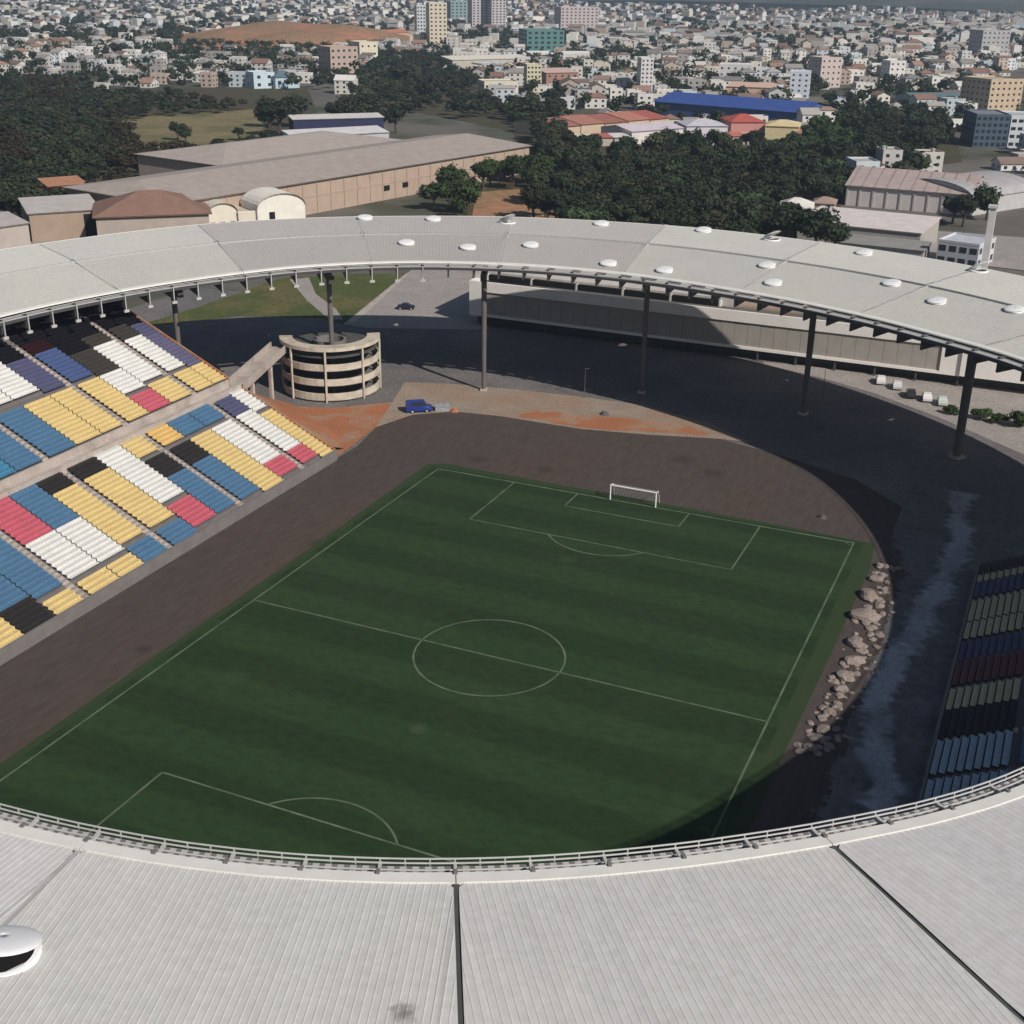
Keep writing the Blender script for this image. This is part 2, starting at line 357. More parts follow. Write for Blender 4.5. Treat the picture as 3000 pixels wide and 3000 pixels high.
for k in range(NB):
    a0 = A0 + STEP*k; mid = a0 + STEP/2; am = (mid + 180) % 360 - 180
    t_ = rnd.uniform(.97, 1.03); tc = (t_*rnd.uniform(.99,1.01), t_, t_*rnd.uniform(.98,1.02))
    if am > 0:                                  # far sheets get a darker tint, set by angle
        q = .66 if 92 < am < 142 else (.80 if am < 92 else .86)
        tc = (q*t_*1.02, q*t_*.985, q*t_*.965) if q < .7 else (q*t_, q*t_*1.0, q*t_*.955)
    holes = []
    for r, a, s in VENTS:
        if abs((a - mid + 180) % 360 - 180) < STEP/2: holes.append((r*math.cos(R_(a-mid)), r*math.sin(R_(a-mid))))
    h1 = [q for q in holes if math.hypot(*q) < 103 ]; h2 = [q for q in holes if math.hypot(*q) >= 103]
    bay = link('roof_bay', None, roof); bays.append(bay)
    near = -98 < am < -26
    hwm = RM * math.sin(R_(STEP/2))
    if near and am > -96:
        n = 62; w_ = 2*hwm/n
        for i in range(n):
            b = MB(); strips(b, mid, -hwm + i*w_, -hwm + (i+1)*w_, w_, RI, RM, h1, .08, .016)
            if b.f:
                q = rnd.uniform(.97, 1.025); b.build('roof_panel', M['roof'], bay, color=(tc[0]*q, tc[1]*q, tc[2]*q))
    else:
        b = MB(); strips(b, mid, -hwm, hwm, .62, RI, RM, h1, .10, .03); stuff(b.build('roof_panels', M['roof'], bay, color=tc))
    hwo = RO * math.sin(R_(STEP/2))
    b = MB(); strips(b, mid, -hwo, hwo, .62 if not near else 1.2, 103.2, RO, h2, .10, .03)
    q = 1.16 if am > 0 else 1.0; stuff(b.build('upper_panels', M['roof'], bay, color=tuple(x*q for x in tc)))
    # dark gutter between bays
    b = MB(); L_ = []
    for r in (RI, RM, 103.2, RO): L_.append(r)
    t = R_(a0); u = Vector((math.cos(t), math.sin(t), 0)); v = Vector((-u.y, u.x, 0))
    for r0, r1 in ((RI, RM), (103.2, RO)):
        p0 = u*r0; p1 = u*r1; z0 = zr(r0) - .05; z1 = zr(r1) - .05
        b.poly([(*(p0 - v*.2)[:2], z0), (*(p1 - v*.2)[:2], z1), (*(p1 + v*.2)[:2], z1), (*(p0 + v*.2)[:2], z0)])
        b.poly([(*(p0 - v*.2)[:2], z0-.25), (*(p1 - v*.2)[:2], z1-.25), (*(p1 + v*.2)[:2], z1-.25), (*(p0 + v*.2)[:2], z0-.25)][::-1])
    b.build('seam_gutter', M['gap'] if -70 < (a0+180)%360-180 < -26 else M['steel'], roof)
# ring pieces: riser between the two slopes, flashing, catwalk
b = MB(); b.ring([(RM-.05, 28.05), (103.15, 28.05), (103.15, 28.42), (103.25, 28.42), (103.25, 27.8), (RM-.05, 27.8)], 0, 360, 230, closed=True); b.build('ridge_gutter', M['steel'], roof)
b = MB(); b.ring([(117.98, 29.14), (118.22, 29.26), (118.22, 28.5), (117.98, 28.5)], 0, 360, 230, closed=True); b.build('outer_fascia', M['flash'], roof)
b = MB(); b.ring([(118.24, 29.2), (120.2, 28.6), (122.9, 27.2), (122.9, 27.0), (120.1, 28.4), (118.24, 28.9)], 0, 360, 230, closed=True); b.build('outer_eave', M['steel'], roof)
FA = [A0 + STEP*k/5 for k in range(NB*5)]
for k in range(NB):
    a0 = A0 + STEP*k
    b = MB(); b.ring([(85.95, 26.12), (86.0, 26.22), (86.95, 26.30), (86.95, 26.05), (85.95, 26.0)], a0+.02, a0+STEP-.02, 10, closed=True); b.build('flashing', M['flash'], roof)
    am = (a0 + STEP/2 + 180) % 360 - 180
    near = -100 < am < -20
    b = MB(); b.ring([(84.75, 25.62), (85.93, 25.62), (85.93, 25.5), (84.75, 25.5)], a0, a0+STEP, 10, closed=True); b.build('catwalk_deck', M['steel'], roof)
    for rr_, z in (((84.60, 26.08), (84.72, 25.84), (85.25, 25.76)) if near else ((84.6, 26.1),)):
        b = MB(); b.ring([(rr_ + .06*math.cos(q*PI/3), z + .06*math.sin(q*PI/3)) for q in range(6)], a0, a0+STEP, 15, closed=True); b.build('rail', M['steel'], roof)
    b = MB(); b.ring([(84.7, 25.5), (84.7, 25.0), (84.85, 25.0), (84.85, 25.5)], a0, a0+STEP, 10, closed=True)
    b.build('edge_beam', M['dsteel'], roof)
for i, a in enumerate(FA):
    am = (a + 180) % 360 - 180
    near = -100 < am < -20; far = 30 < am < 175
    t = R_(a); Rm = Matrix.Rotation(t, 4, 'Z')
    if near:
        b = MB()
        for q in range(3): 
            mm = Matrix.Rotation(t + R_(STEP/15*q), 4, 'Z'); b.box(84.57, 84.65, -.04, .04, 25.6, 26.08, mm)
        b.build('rail_post', M['steel'], roof)
        b = MB(); b.box(85.85, 86.25, -.12, .12, 25.9, 26.36, Rm); b.build('bracket', M['terr'], roof)
        b = MB(); b.box(84.62, 85.84, -.1, .1, 25.63, 25.86, Rm); b.build('bracket_arm', M['steel'], roof)
        b = MB()
        for q in range(6):
            mm = Matrix.Rotation(t + R_(STEP/30*q + .2), 4, 'Z'); b.box(84.8, 85.9, -.16, .16, 25.625, 25.66, mm)
        b.build('catwalk_grating', M['terr'], roof)
    if far:
        b = MB(); b.box(84.9, 117, -.16, .16, 23.6, 25.9, Rm); 
        for vi in range(len(b.v)):
            x, y, z = b.v[vi]
            if math.hypot(x, y) > 100: b.v[vi] = (x, y, z + 2.9)
        b.build('girder', M['dsteel'], roof)
        if am > 118:
            b = MB(); b.box(84.35, 84.55, -.08, .08, 23.3, 25.7, Rm); b.box(84.25, 84.65, -.45, .45, 22.9, 23.3, Rm); b.build('floodlight', M['steel'], roof)
# vents
def vent(r, a, mode):
    base = rp(r, a, zr(r)) - Vector((CX, CY, 0))
    u = math.atan2(SUN.y, SUN.x) if mode == 1 else (R_(a))      # the way the hood opens
    v = link('roof_vent', None, roof, base, scale=1.0 if mode == 2 else (.86 if mode == 1 else .8))
    b = MB(); b.ring([(HOLE-.06, -.15), (HOLE+.35, -.05), (HOLE+.35, .06), (HOLE+.22, .2), (HOLE, .22), (HOLE-.06, .15)], 0, 360, 32, closed=True); b.build('curb', M['dome'], v, smooth=False)
    b = MB(); n = 32; rc = 2.0; k0 = 5
    T = Matrix.Diagonal((1,1,.72 if mode == 0 else 1,1)) @ Matrix.Rotation(u, 4, 'Z') @ Matrix.Translation((-rc*.98, 0, .23)) @ Matrix.Rotation(R_(-13 if mode == 0 else (-28 if mode == 1 else -20)), 4, 'Y') @ Matrix.Translation((rc, 0, 0))
    prof = [(rc, 0), (rc*.97, .07), (rc*.8, .19), (rc*.5, .29), (rc*.22, .33), (0.02, .34), (0.02, .30), (rc*.5, .25), (rc*.78, .16), (rc*.94, .03)]
    b.ring(prof, 0, 360, n, closed=True); b.v = [tuple(T @ Vector(p)) for p in b.v]
    b.build('hood', M['dome'], v, smooth=True)
    if mode != 1:
        b = MB(); b.ring([(0.02, .02), (HOLE-.07, .02)], 0, 360, 24); b.build('vent_throat', M['black'], v)
for r, a, s in VENTS: vent(r, a, s)
# the ring is not a true circle: measured offsets of its inner and outer edge
def table(T):
    T = sorted(T); T = [(T[-1][0]-360, T[-1][1])] + T + [(T[0][0]+360, T[0][1])]
    def f(a):
        for (a0, v0), (a1, v1) in zip(T, T[1:]):
            if a0 <= a <= a1:
                t = (a - a0)/(a1 - a0); t = .5 - .5*math.cos(PI*t); return v0 + (v1 - v0)*t
        return 0.0
    return lambda a: sum(f((a + d_ + 180) % 360 - 180) for d_ in (-5, -2.5, 0, 2.5, 5))/5
d_in = table([(173,-3.3),(160,-3.0),(146.6,-1.5),(133.5,.84),(121,1.3),(108,-.1),(95,-2.1),(81,-4.4),(67,-4.5),(53,-3.4),(41,-.4),(20,0),(-10,.2),(-26,.2),(-36,1.2),(-41,.55),(-46,-.05),(-51,-.5),(-56,-.6),(-60,-.75),(-64,-.92),(-68,-1.1),(-73,-1.45),(-78,-1.9),(-83,-2.45),(-95,-3.0),(-130,-3.2)])
d_out = table([(173,-4.5),(161,-4.4),(150.7,-2.8),(140,-.4),(130,-.1),(120,-.8),(110,-.5),(99.5,-1.3),(89,-1.2),(79,-2.3),(69,-1.6),(59,-1.5),(41,-.4),(20,.6),(-35,1.4),(-64,0),(-83,-1.0),(-130,-3.2)])
def warp(p):
    r = math.hypot(p[0], p[1]); a = math.degrees(math.atan2(p[1], p[0])); k = min(1, max(0, (r - 85)/33))
    d_ = d_in(a)*(1-k) + d_out(a)*k
    if -95 < a < -20: d_ += 2.0*max(0, 1 - abs(r - 103)/12)
    q = (r + d_)/r; return (p[0]*q, p[1]*q, p[2])
def warp_tree(o):
    for c in o.children:
        if c.name.startswith('roof_vent'): c.location = warp(c.location); continue
        if c.type == 'MESH':
            for v in c.data.vertices: v.co = warp(v.co)
        warp_tree(c)
warp_tree(roof)
# columns
for i, (a, wd, lb) in enumerate(((148.5,.8,'roof column standing at the top end of the colourful stand'), (130.4,.8,'roof column rising just behind the round ramp tower'), (112,.85,'tall concrete roof column with a sunlit foot beside the red soil patch'),
        (93.2,.85,'concrete roof column in the shade before the middle of the long white hall'), (75,1.0,'concrete roof column in the shade before the sunlit end of the hall'), (56.6,1.4,'thickest concrete roof column at the right edge of the shaded concourse'))):
    foot = {93.2: at(1880,1150), 75: at(2352,1212), 56.6: at(2802,1338)}.get(a, rp(91.5, a, 0)); foot.z = -.2
    t = thing('roof_column', lb, 'column', tuple(foot), R_(a), 'columns carrying the ring roof')
    b = MB(); n = 12; hh = 25.0 + max(0, math.hypot(foot.x-CX, foot.y-CY) - 91.5)*.1
    b.tube((0,0,.5), (0,0,hh - 2.4), wd*.5, 16, wd*.62); b.build('shaft', M['column'], t)
    b = MB(); b.box(-wd*.8, wd*.8, -wd*.8, wd*.8, 0, .55); b.build('footing', M['conc'], t)
    b = MB(); b.prism([(-3.6,-.5),(4.6,-.5),(4.6,.5),(-3.6,.5)], hh-2.4, hh-1.2); b.build('capital', M['dsteel'], t)

# ================================================================== LEFT STAND
RD, RH = .8, .376
def seat_geo(b, sx, row, y, x0, z0, w_=.46):
    """one seat; sx = -1 rises towards -x, +1 towards +x"""
    x = x0 + sx*(row*RD + .10); z = z0 + row*RH + .40
    b.box(min(x, x+sx*.58), max(x, x+sx*.58), y, y+w_, z, z+.06, bottom=False)
    xb = x + sx*.58; b.box(min(xb, xb+sx*.06), max(xb, xb+sx*.06), y, y+w_, z, z+.46, bottom=False)
def seat_block(par, sx, r0, r1, y0, y1, col, x0, z0):
    b = MB(); n = max(1, int((y1 - y0) / .5)); p = (y1 - y0) / n
    for r in range(r0, r1):
        for i in range(n): seat_geo(b, sx, r, y0 + i*p + .02, x0, z0, p - .025)
    if b.f: stuff(b.build('seat_block', M['seat_' + col], par))
LS = thing('grandstand', 'sunlit grandstand with a mosaic of yellow, white, blue and pink seat blocks', 'stand', (0,0,0))
X0, Z0 = -51.5, 1.3
NR = 57; YN, YF = -50.0, 48.8
for r in range(NR):
    if 23 <= r <= 25: continue
    b = MB(); x = X0 - r*RD; z = Z0 + r*RH
    b.box(x-RD, x, YN, YF, -.1 if r == 0 else max(-.1, z - RH - .6), z); b.build('terrace_step', M['terr'], LS)
b = MB(); z = Z0 + 23*RH; b.box(X0-26*RD, X0-23*RD, YN, YF, z-1.2, z-.1); b.build('cross_aisle', M['conc'], LS)
b = MB(); b.box(X0-23*RD-.02, X0-23*RD+.22, YN, YF, z-.4, z+.75); b.build('aisle_parapet', M['conc'], LS)
b = MB(); b.box(X0-26*RD-.2, X0-26*RD+.02, YN, YF, z-.4, z+1.15); b.build('aisle_back_wall', M['conc'], LS)
b = MB(); b.box(X0+.003, X0+.35, YN, YF, -.1, Z0+.5); b.build('front_wall', M['terr'], LS)
b = MB(); zt = Z0 + NR*RH
for r0, r1 in ((0,23),(26,NR)):
    pts = [(X0-r0*RD, -.15), (X0-r0*RD, Z0+r0*RH+.35), (X0-r1*RD, Z0+r1*RH+.35), (X0-r1*RD, -.15)]
    k = len(b.v); b.v += [(p[0], YF+.003, p[1]) for p in pts] + [(p[0], YF+.35, p[1]) for p in pts]
    for f in ((0,1,2,3),(7,6,5,4),(1,5,6,2),(0,4,5,1),(2,6,7,3)): b.f.append(tuple(k+q for q in f)); b.m.append(0); b.c.append(None)
b.build('end_wall', M['orange'], LS)
b = MB(); b.box(X0-NR*RD-.3, X0-NR*RD, YN, YF, 0, zt+2.6); b.build('back_wall', M['dsteel'], LS)
STAIRS = [-44.6,-27.8,-11.0,5.8,22.8,39.8]
for ys in STAIRS:
    for r0, r1 in ((0,23),(26,52)):
        b = MB()
        for r in range(r0, r1):
            for hh in (0, 1):
                x = X0 - r*RD - hh*RD/2; z = Z0 + r*RH
                b.box(x-RD/2, x, ys-.55, ys+.55, z, z + .03 + hh*RH/2, bottom=False)
        b.build('stair', M['conc'], LS)
COLS = {'A':(-27.2,-22.1),'B':(-21.9,-16.7),'C':(-16.5,-11.7),'D':(-10.3,-4.9),'E':(-4.7,.1),'F':(.3,5.1),'G':(6.5,11.9),'H':(12.1,17.4),'I':(17.6,22.1),'J':(23.5,28.3),'K':(28.5,33.7),'L':(33.9,39.1),'M':(40.5,44.9),'N':(45.1,48.5),
        'Z':(-33,-28.5),'Y':(-38.4,-33.2),'X':(-43.8,-38.6)}
MOS = {'N':[(0,15,'y'),(16,23,'w'),(26,32,'y'),(32,43,'p'),(43,47,'n')],
 'M':[(1,5,'r'),(5,17,'w'),(17,22,'n'),(26,32,'y'),(33,44,'w'),(44,48,'u')],
 'L':[(1,5,'r'),(5,17,'w'),(18,23,'b'),(26,32,'y'),(33,45,'w'),(45,48,'u')],
 'K':[(0,17,'y'),(18,23,'b'),(26,31,'r'),(32,38,'w'),(38,45,'u')],
 'J':[(1,12,'b'),(12,17,'k'),(18,23,'o'),(26,38,'y'),(39,48,'i')],
 'I':[(1,12,'b'),(12,17,'k'),(18,23,'y'),(26,38,'y'),(39,48,'n')],
 'H':[(1,7,'r'),(8,23,'w'),(26,38,'y'),(40,49,'w')],
 'G':[(0,4,'b'),(5,19,'y'),(19,23,'k'),(26,38,'b'),(40,48,'w')],
 'F':[(0,4,'b'),(5,19,'y'),(19,23,'k'),(26,38,'b'),(39,48,'w')],
 'E':[(0,3,'y'),(4,13,'w'),(13,23,'b'),(26,35,'c'),(36,46,'w')],
 'D':[(0,3,'y'),(4,13,'w'),(13,23,'r'),(26,35,'c'),(36,46,'y')],
 'C':[(0,3,'y'),(4,17,'b'),(17,23,'w'),(26,38,'w'),(39,46,'i')],
 'B':[(0,5,'k'),(5,17,'b'),(17,23,'k'),(26,38,'y')],
 'A':[(0,7,'y'),(8,17,'w'),(17,23,'b'),(26,38,'b')],
 'Z':[(0,7,'y'),(8,23,'b'),(26,40,'w')],'Y':[(0,10,'w'),(11,23,'y'),(26,40,'r')],'X':[(0,23,'b'),(26,40,'y')]}
for c, (y0, y1) in COLS.items():
    top = 26
    for r0, r1, col in MOS[c]:
        seat_block(LS, -1, r0, r1, y0, y1, col, X0, Z0); top = max(top, r1)
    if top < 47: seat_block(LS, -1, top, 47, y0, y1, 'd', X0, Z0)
    seat_block(LS, -1, max(47, top), 51, y0, y1, 'd' if c in 'NMLKI' else 'm', X0, Z0); seat_block(LS, -1, 51, 56, y0, y1, 'd', X0, Z0)  # top rows coloured near-black to imitate the shade under the roof

# right stand, in the shade
RS = thing('grandstand', 'shaded right-hand grandstand with dim olive, blue and dark seat blocks', 'stand', (0,0,0))
XR, ZR = 51.6, 1.3
for r in range(24):
    b = MB(); x = XR + r*RD; z = ZR + r*RH
    b.box(x, x+RD, -30, 50, max(-.1, z-RH-.6), z); b.build('terrace_step', M['terr'], RS)
b = MB(); b.box(XR-.35, XR-.003, -30, 50, -.1, ZR+.6); b.build('front_wall', M['terr'], RS)
rs = random.Random(5)
for y0, y1, row in ((-28,-20.2,'w'),(-20,-12,'i'),(-11,-6.3,'e'),(-5.2,1.4,'e'),(2,8,'k'),(8.2,13,'g'),(14,20,'h'),(20.2,25,'n'),(26,30.6,'g'),(31,37,'g'),(38.2,43,'n'),(43.2,45.4,'g'),(45.6,49.5,'k')):
    q = [row, rs.choice('gbnu'), rs.choice('ghnb')]
    for (r0, r1), c in zip(((0,9),(10,17),(17,24)), q): seat_block(RS, 1, r0, r1, y0, y1, c, XR, ZR)
for ys in (1.7, 19.9, 37.6, -11.5):
    b = MB()
    for r in range(24): b.box(XR+r*RD, XR+r*RD+.4, ys-.5, ys+.5, ZR+r*RH, ZR+r*RH+.19, bottom=False)
    b.build('stair', M['conc'], RS)

# ================================================================== BANK, RAMP TOWER, BRIDGE
b = MB(); g_ = []
for i in range(13):
    for j in range(11):
        u = i/12; v = j/10
        x = -53 - u*36; ylo = YF + .4; yhi = 55 + 17*math.sin(u*1.9) ; y = ylo + (yhi - ylo)*v
        zz = (Z0 + (X0 - x)*.47 - .3)*(1 - v)**1.15 * (.92 if u < .6 else .9)
        if j == 10: zz = -.06
        g_.append((x, y, zz + (noise.noise(Vector((x*.25, y*.25, 3)))*.35 if 0 < j < 10 else 0)))
b.v = g_
for i in range(12):
    for j in range(10):
        k = i*11 + j; b.f.append((k, k+1, k+12, k+11)); b.m.append(0); b.c.append(None)
structure(b.build('earth_bank', M['orange'], smooth=True))
RC = (-73.1, 82.7); RR = 9.4
M['cream'] = mat('cream_concrete', (.60,.545,.46), (.50,.45,.375), .6, .9, c3=(.42,.37,.31), scale3=.3, fine=.15)
RTW = thing('ramp_tower', 'round open-sided ramp tower with pale curved parapets beside the grandstand', 'ramp tower', (*RC, -.1))
for z0, z1 in ((.35,1.75),(3.25,4.55),(6.15,7.45)):
    b = MB(); b.ring([(RR-.25, z0), (RR, z0), (RR, z1), (RR-.25, z1)], 0, 360, 48, closed=True); b.build('parapet', M['cream'], RTW)
for z in (.1, 3.0, 5.9):
    b = MB(); b.ring([(3.2, z), (RR-.3, z), (RR-.3, z+.24), (3.2, z+.24)], 0, 360, 40, closed=True); b.build('ramp_floor', M['terr'], RTW)
b = MB(); b.ring([(RR-2.2, 10.0), (RR+.3, 10.0), (RR+.3, 10.7), (RR-2.2, 10.7)], -152, 38, 36, closed=True); b.build('roof_ring', M['cream'], RTW)
b = MB(); b.ring([(3.2, 8.6), (RR-.3, 8.6), (RR-.3, 8.85), (3.2, 8.85)], 0, 360, 40, closed=True); b.build('shade_slab', M['gap'], RTW)  # dark slab standing in for the shade inside the tower's top
b = MB(); b.ring([(2.7, 0), (3.15, 0), (3.15, 10), (2.7, 10)], 0, 360, 24, closed=True); b.build('core_wall', M['terr'], RTW)
for q in range(8):
    t = R_(-64 + 45*q); b = MB(); b.box(RR+.02, RR+.34, -.17, .17, 0, 9.95 if math.cos(t - R_(-57)) > -.05 else 7.4, Matrix.Rotation(t, 4, 'Z')); b.build('post', M['cream'], RTW)
p0 = Vector((X0 - 24.5*RD, YF - .2, Z0 + 23*RH - .1)); p1 = Vector((RC[0] - 7.2, RC[1] - 6.6, 9.0))
BR = thing('footbridge', 'pale concrete footbridge joining the grandstand aisle to the round ramp tower', 'footbridge', (0,0,0))
d = (p1 - p0); n_ = Vector((-d.y, d.x, 0)).normalized()
def plank(o0, o1, z0, z1, name):
    b = MB(); P = []
    for p in (p0, p1):
        for s_ in (o0, o1):
            for z in (z0, z1): P.append(tuple(p + n_*s_ + Vector((0,0,z))))
    b.v = P
    for f in ((0,1,3,2),(4,6,7,5),(0,4,5,1),(2,3,7,6),(1,5,7,3),(0,2,6,4)): b.f.append(f); b.m.append(0); b.c.append(None)
    b.build(name, M['conc'], BR)
plank(-1.6, 1.6, -.5, 0, 'deck'); plank(-1.85, -1.605, -.5, .9, 'parapet'); plank(1.605, 1.85, -.5, .9, 'parapet')
for f_ in (.35, .75):
    p = p0.lerp(p1, f_); b = MB(); b.box(p.x-.3, p.x+.3, p.y-.3, p.y+.3, -.1, p.z-.5); b.build('pier', M['conc'], BR)

# ================================================================== GOAL, ROCKS, SMALL THINGS
gt = thing('football_goal', 'white football goal at the far end of the pitch', 'goal', (0, HL, 0))
for sx in (-1, 1):
    b = MB(); b.tube((sx*3.72,0,0), (sx*3.72,0,2.5), .11, 10); b.build('post', M['goal'], gt)
    b = MB(); b.tube((sx*3.72,.06,2.42), (sx*3.72,1.1,2.3), .05, 6); b.tube((sx*3.72,1.1,2.3), (sx*3.72,2.0,.03), .05, 6); b.build('stay', M['goal'], gt)
b = MB(); b.tube((-3.61,0,2.44), (3.61,0,2.44), .11, 10); b.build('crossbar', M['goal'], gt)
b = MB()
for i in range(31): x = -3.6 + 7.2*i/30; b.tube((x,1.1,2.28), (x,1.98,.05), .02, 4); b.tube((x,.1,2.4), (x,1.1,2.28), .02, 4)
for j in range(9): z = .1 + j*.27; y = 1.98 - (z-.05)*.39; b.box(-3.65, 3.65, y-.012, y+.012, z-.012, z+.012)
b.build('net', M['net'], gt)
def rockmesh(seed):
    import bmesh
    bm = bmesh.new(); bmesh.ops.create_icosphere(bm, subdivisions=2, radius=1)
    rr = random.Random(seed); off = Vector((rr.uniform(0,50), rr.uniform(0,50), 0))
    for v in bm.verts:
        k = 1 + .38*noise.noise(v.co*1.3 + off) + .16*noise.noise(v.co*3.1 + off); v.co *= k; v.co.z *= .72
    me = bpy.data.meshes.new('boulder'); bm.to_mesh(me); bm.free(); me.materials.append(M['rock']); return me
rms = [rockmesh(i) for i in range(6)]
BIG = [(2556,1650,1.0,'grey boulder at the far tip of the rock line by the pitch corner'),(2545,1690,1.3,'flat pale boulder second from the far tip of the rock line'),(2522,1740,1.9,'broad pinkish boulder left of the shaded path, near the far tip of the rocks'),
       (2508,1800,2.3,'largest rounded pinkish boulder in the middle of the rock line'),(2482,1876,1.7,'oval pale boulder standing alone between two dark gaps in the rocks'),(2478,1930,1.5,'lumpy boulder just below the lone oval one'),
       (2450,1975,1.5,'pale boulder nearest the touchline in the lower rocks'),(2438,2010,1.2,'jagged brown boulder low in the rock line'),(2405,2075,1.0,'small pale boulder at the lower end of the rock line'),(2385,2125,1.1,'reddish boulder in the lower shade of the rock line'),(2345,2180,1.0,'last pale slab of rock toward the near shade')]
for i, (x, y, s, lb) in enumerate(BIG):
    p = at(x, y, .3); tag(link('boulder', rms[i % 6], None, (p.x+1.0, p.y, .15*s), i*1.7, (s*.62, s*.85, s*.5)), lb, 'boulder', 'boulders heaped along the right touchline')
rr = random.Random(11)
for i in range(130):
    t = rr.random(); x = 2575 - 240*t**1.1 + rr.uniform(-18, 42); y = 1650 + 545*t
    p = at(x, y, .2); s = rr.uniform(.18, .62)
    tag(link('boulder', rms[rr.randrange(6)], None, (p.x+.3+rr.uniform(0,2.2), p.y, .0), rr.uniform(0,6), (s, s*1.2, s*.7)), 'small rubble rock among the boulders heaped along the right touchline', 'boulder', 'small rubble rocks along the right touchline')

def make_car(name, label, loc, rz, color, kind='car', group=None):
    t = thing(name, label, 'van' if kind == 'van' else 'car', loc, rz, group)
    b = MB()
    if kind == 'van': prof = [(-2.45,.35),(-2.5,.9),(-2.42,2.0),(-2.2,2.15),(.9,2.15),(1.6,1.25),(2.4,1.05),(2.5,.6),(2.45,.35)]
    else: prof = [(-2.1,.35),(-2.15,.8),(-2.0,1.0),(-1.35,1.08),(-.85,1.5),(.35,1.52),(1.05,1.05),(1.95,.88),(2.1,.6),(2.08,.35)]
    wd = .92 if kind == 'van' else .86
    k = len(prof); 
    for y, sh in ((-wd, 1), (wd, 1)):
        for x, z in prof: b.v.append((x, y*(.84 if z > 1.2 else 1), z))
    for i in range(k):
        j = (i+1) % k; b.f.append((i, j, k+j, k+i)); b.m.append(0); b.c.append(None)
    b.f.append(tuple(range(k-1,-1,-1))); b.f.append(tuple(range(k, 2*k))); b.m += [0,0]; b.c += [None,None]
    b.build('body', M['carpaint'], t, color=color)
    top = 2.0 if kind == 'van' else 1.44
    for s in (-1, 1):
        b = MB(); y0 = s*(wd*.84+.012); y1 = s*(wd*.93+.012); zb = 1.3 if kind == 'van' else 1.1
        xs = (-2.1, .75, 1.35) if kind == 'van' else (-1.05, .3, .78)
        xa = -2.2 if kind == 'van' else -1.25
        P = [(xa, y1, zb), (xs[2], y1, zb), (xs[1], y0, top), (xs[0]+.25, y0, top)]
        b.poly(P if s < 0 else P[::-1]); b.build('side_window', M['glass'], t)
    b = MB()
    if kind == 'van': b.poly([(1.56,-.8,1.33),(1.56,.8,1.33),(.97,.7,2.1),(.97,-.7,2.1)])
    else: b.poly([(1.02,-.7,1.11),(1.02,.7,1.11),(.43,.65,1.49),(.43,-.65,1.49)])
    b.build('windscreen', M['glass'], t)
    for x in (-1.35, 1.35):
        for s in (-1, 1):
            b = MB(); b.tube((x, s*(wd-.2), .33), (x, s*(wd+.02), .33), .33, 14); wh = b.build('wheel', M['tyre'], t)
            b = MB(); b.tube((x, s*(wd+.02), .33), (x, s*(wd+.035), .33), .19, 10); b.build('rim', M['steel'], wh)
    return t
p = at(1228, 1205); make_car('van', 'deep blue van parked at the corner of the dirt track', (p.x, p.y, -.05), R_(35), (.02,.04,.22), 'van')
p = at(1190, 905); make_car('car', 'dark navy car on the pale yard beside the lawn', (p.x, p.y, -.07), R_(20), (.02,.022,.04))
for x, y, c, lb in ((2580,1120,(.7,.7,.7),'white car parked leftmost beneath the end of the long hall'),(2628,1135,(.6,.61,.62),'silver car second from the left beneath the hall'),(2668,1160,(.03,.03,.035),'black car third in the row beneath the hall'),(2715,1170,(.75,.75,.74),'white car fourth in the row beneath the hall'),(2760,1182,(.55,.6,.58),'pale green-grey car beside the thick right column')):
    p = at(x, y); make_car('car', lb, (p.x, p.y, -.09), R_(100), c, group='cars parked beneath the long hall')
def litter(px_, py_, s, lb, name='soil_heap', m=M['gap']):
    p = at(px_, py_); b = MB()
    for i in range(9):
        t = 2*PI*i/9; b.v.append((math.cos(t)*s, math.sin(t)*s*.8, 0))
    for i in range(9):
        t = 2*PI*i/9; b.v.append((math.cos(t)*s*.55, math.sin(t)*s*.45, s*.5*(1+.3*math.sin(3*t))))
    b.v.append((0,0,s*.72))
    for i in range(9):
        j = (i+1) % 9; b.f += [(i,j,9+j,9+i),(9+i,9+j,18)]; b.m += [0,0]; b.c += [None,None]
    tag(b.build(name, m, None, loc=(p.x, p.y, -.06)), lb, 'heap')
litter(1770, 1214, 1.0, 'small dark heap on the pale strip left of the red soil')
litter(2408, 1516, .8, 'dark heap behind the far right pitch corner')
litter(1330, 1205, .9, 'reddish debris heap right of the blue van', m=M['orange'])
b = MB(); p = at(1295, 1200); b.box(-1.3,1.3,-.9,.9,0,.9); b.box(-1.4,1.4,-1.0,1.0,.9,1.0)
tag(b.build('site_hut', M['path'], None, loc=(p.x,p.y,-.04), rz=.5), 'low pale box hut just right of the blue van', 'hut')
for x, y, hh, lb in ((1712,1165,6.0,'thin lamp post in the shade behind the red soil patch'),(2410,1160,6.0,'thin lamp post on the shaded concourse before the hall end')):
    p = at(x, y); t = thing('lamp_post', lb, 'lamp post', (p.x, p.y, -.12)); b = MB(); b.tube((0,0,0),(0,0,hh),.07,8,.04); b.build('pole', M['column'], t)
    b = MB(); b.box(-.1,.7,-.08,.08,hh,hh+.08); b.build('lamp_head', M['column'], t)

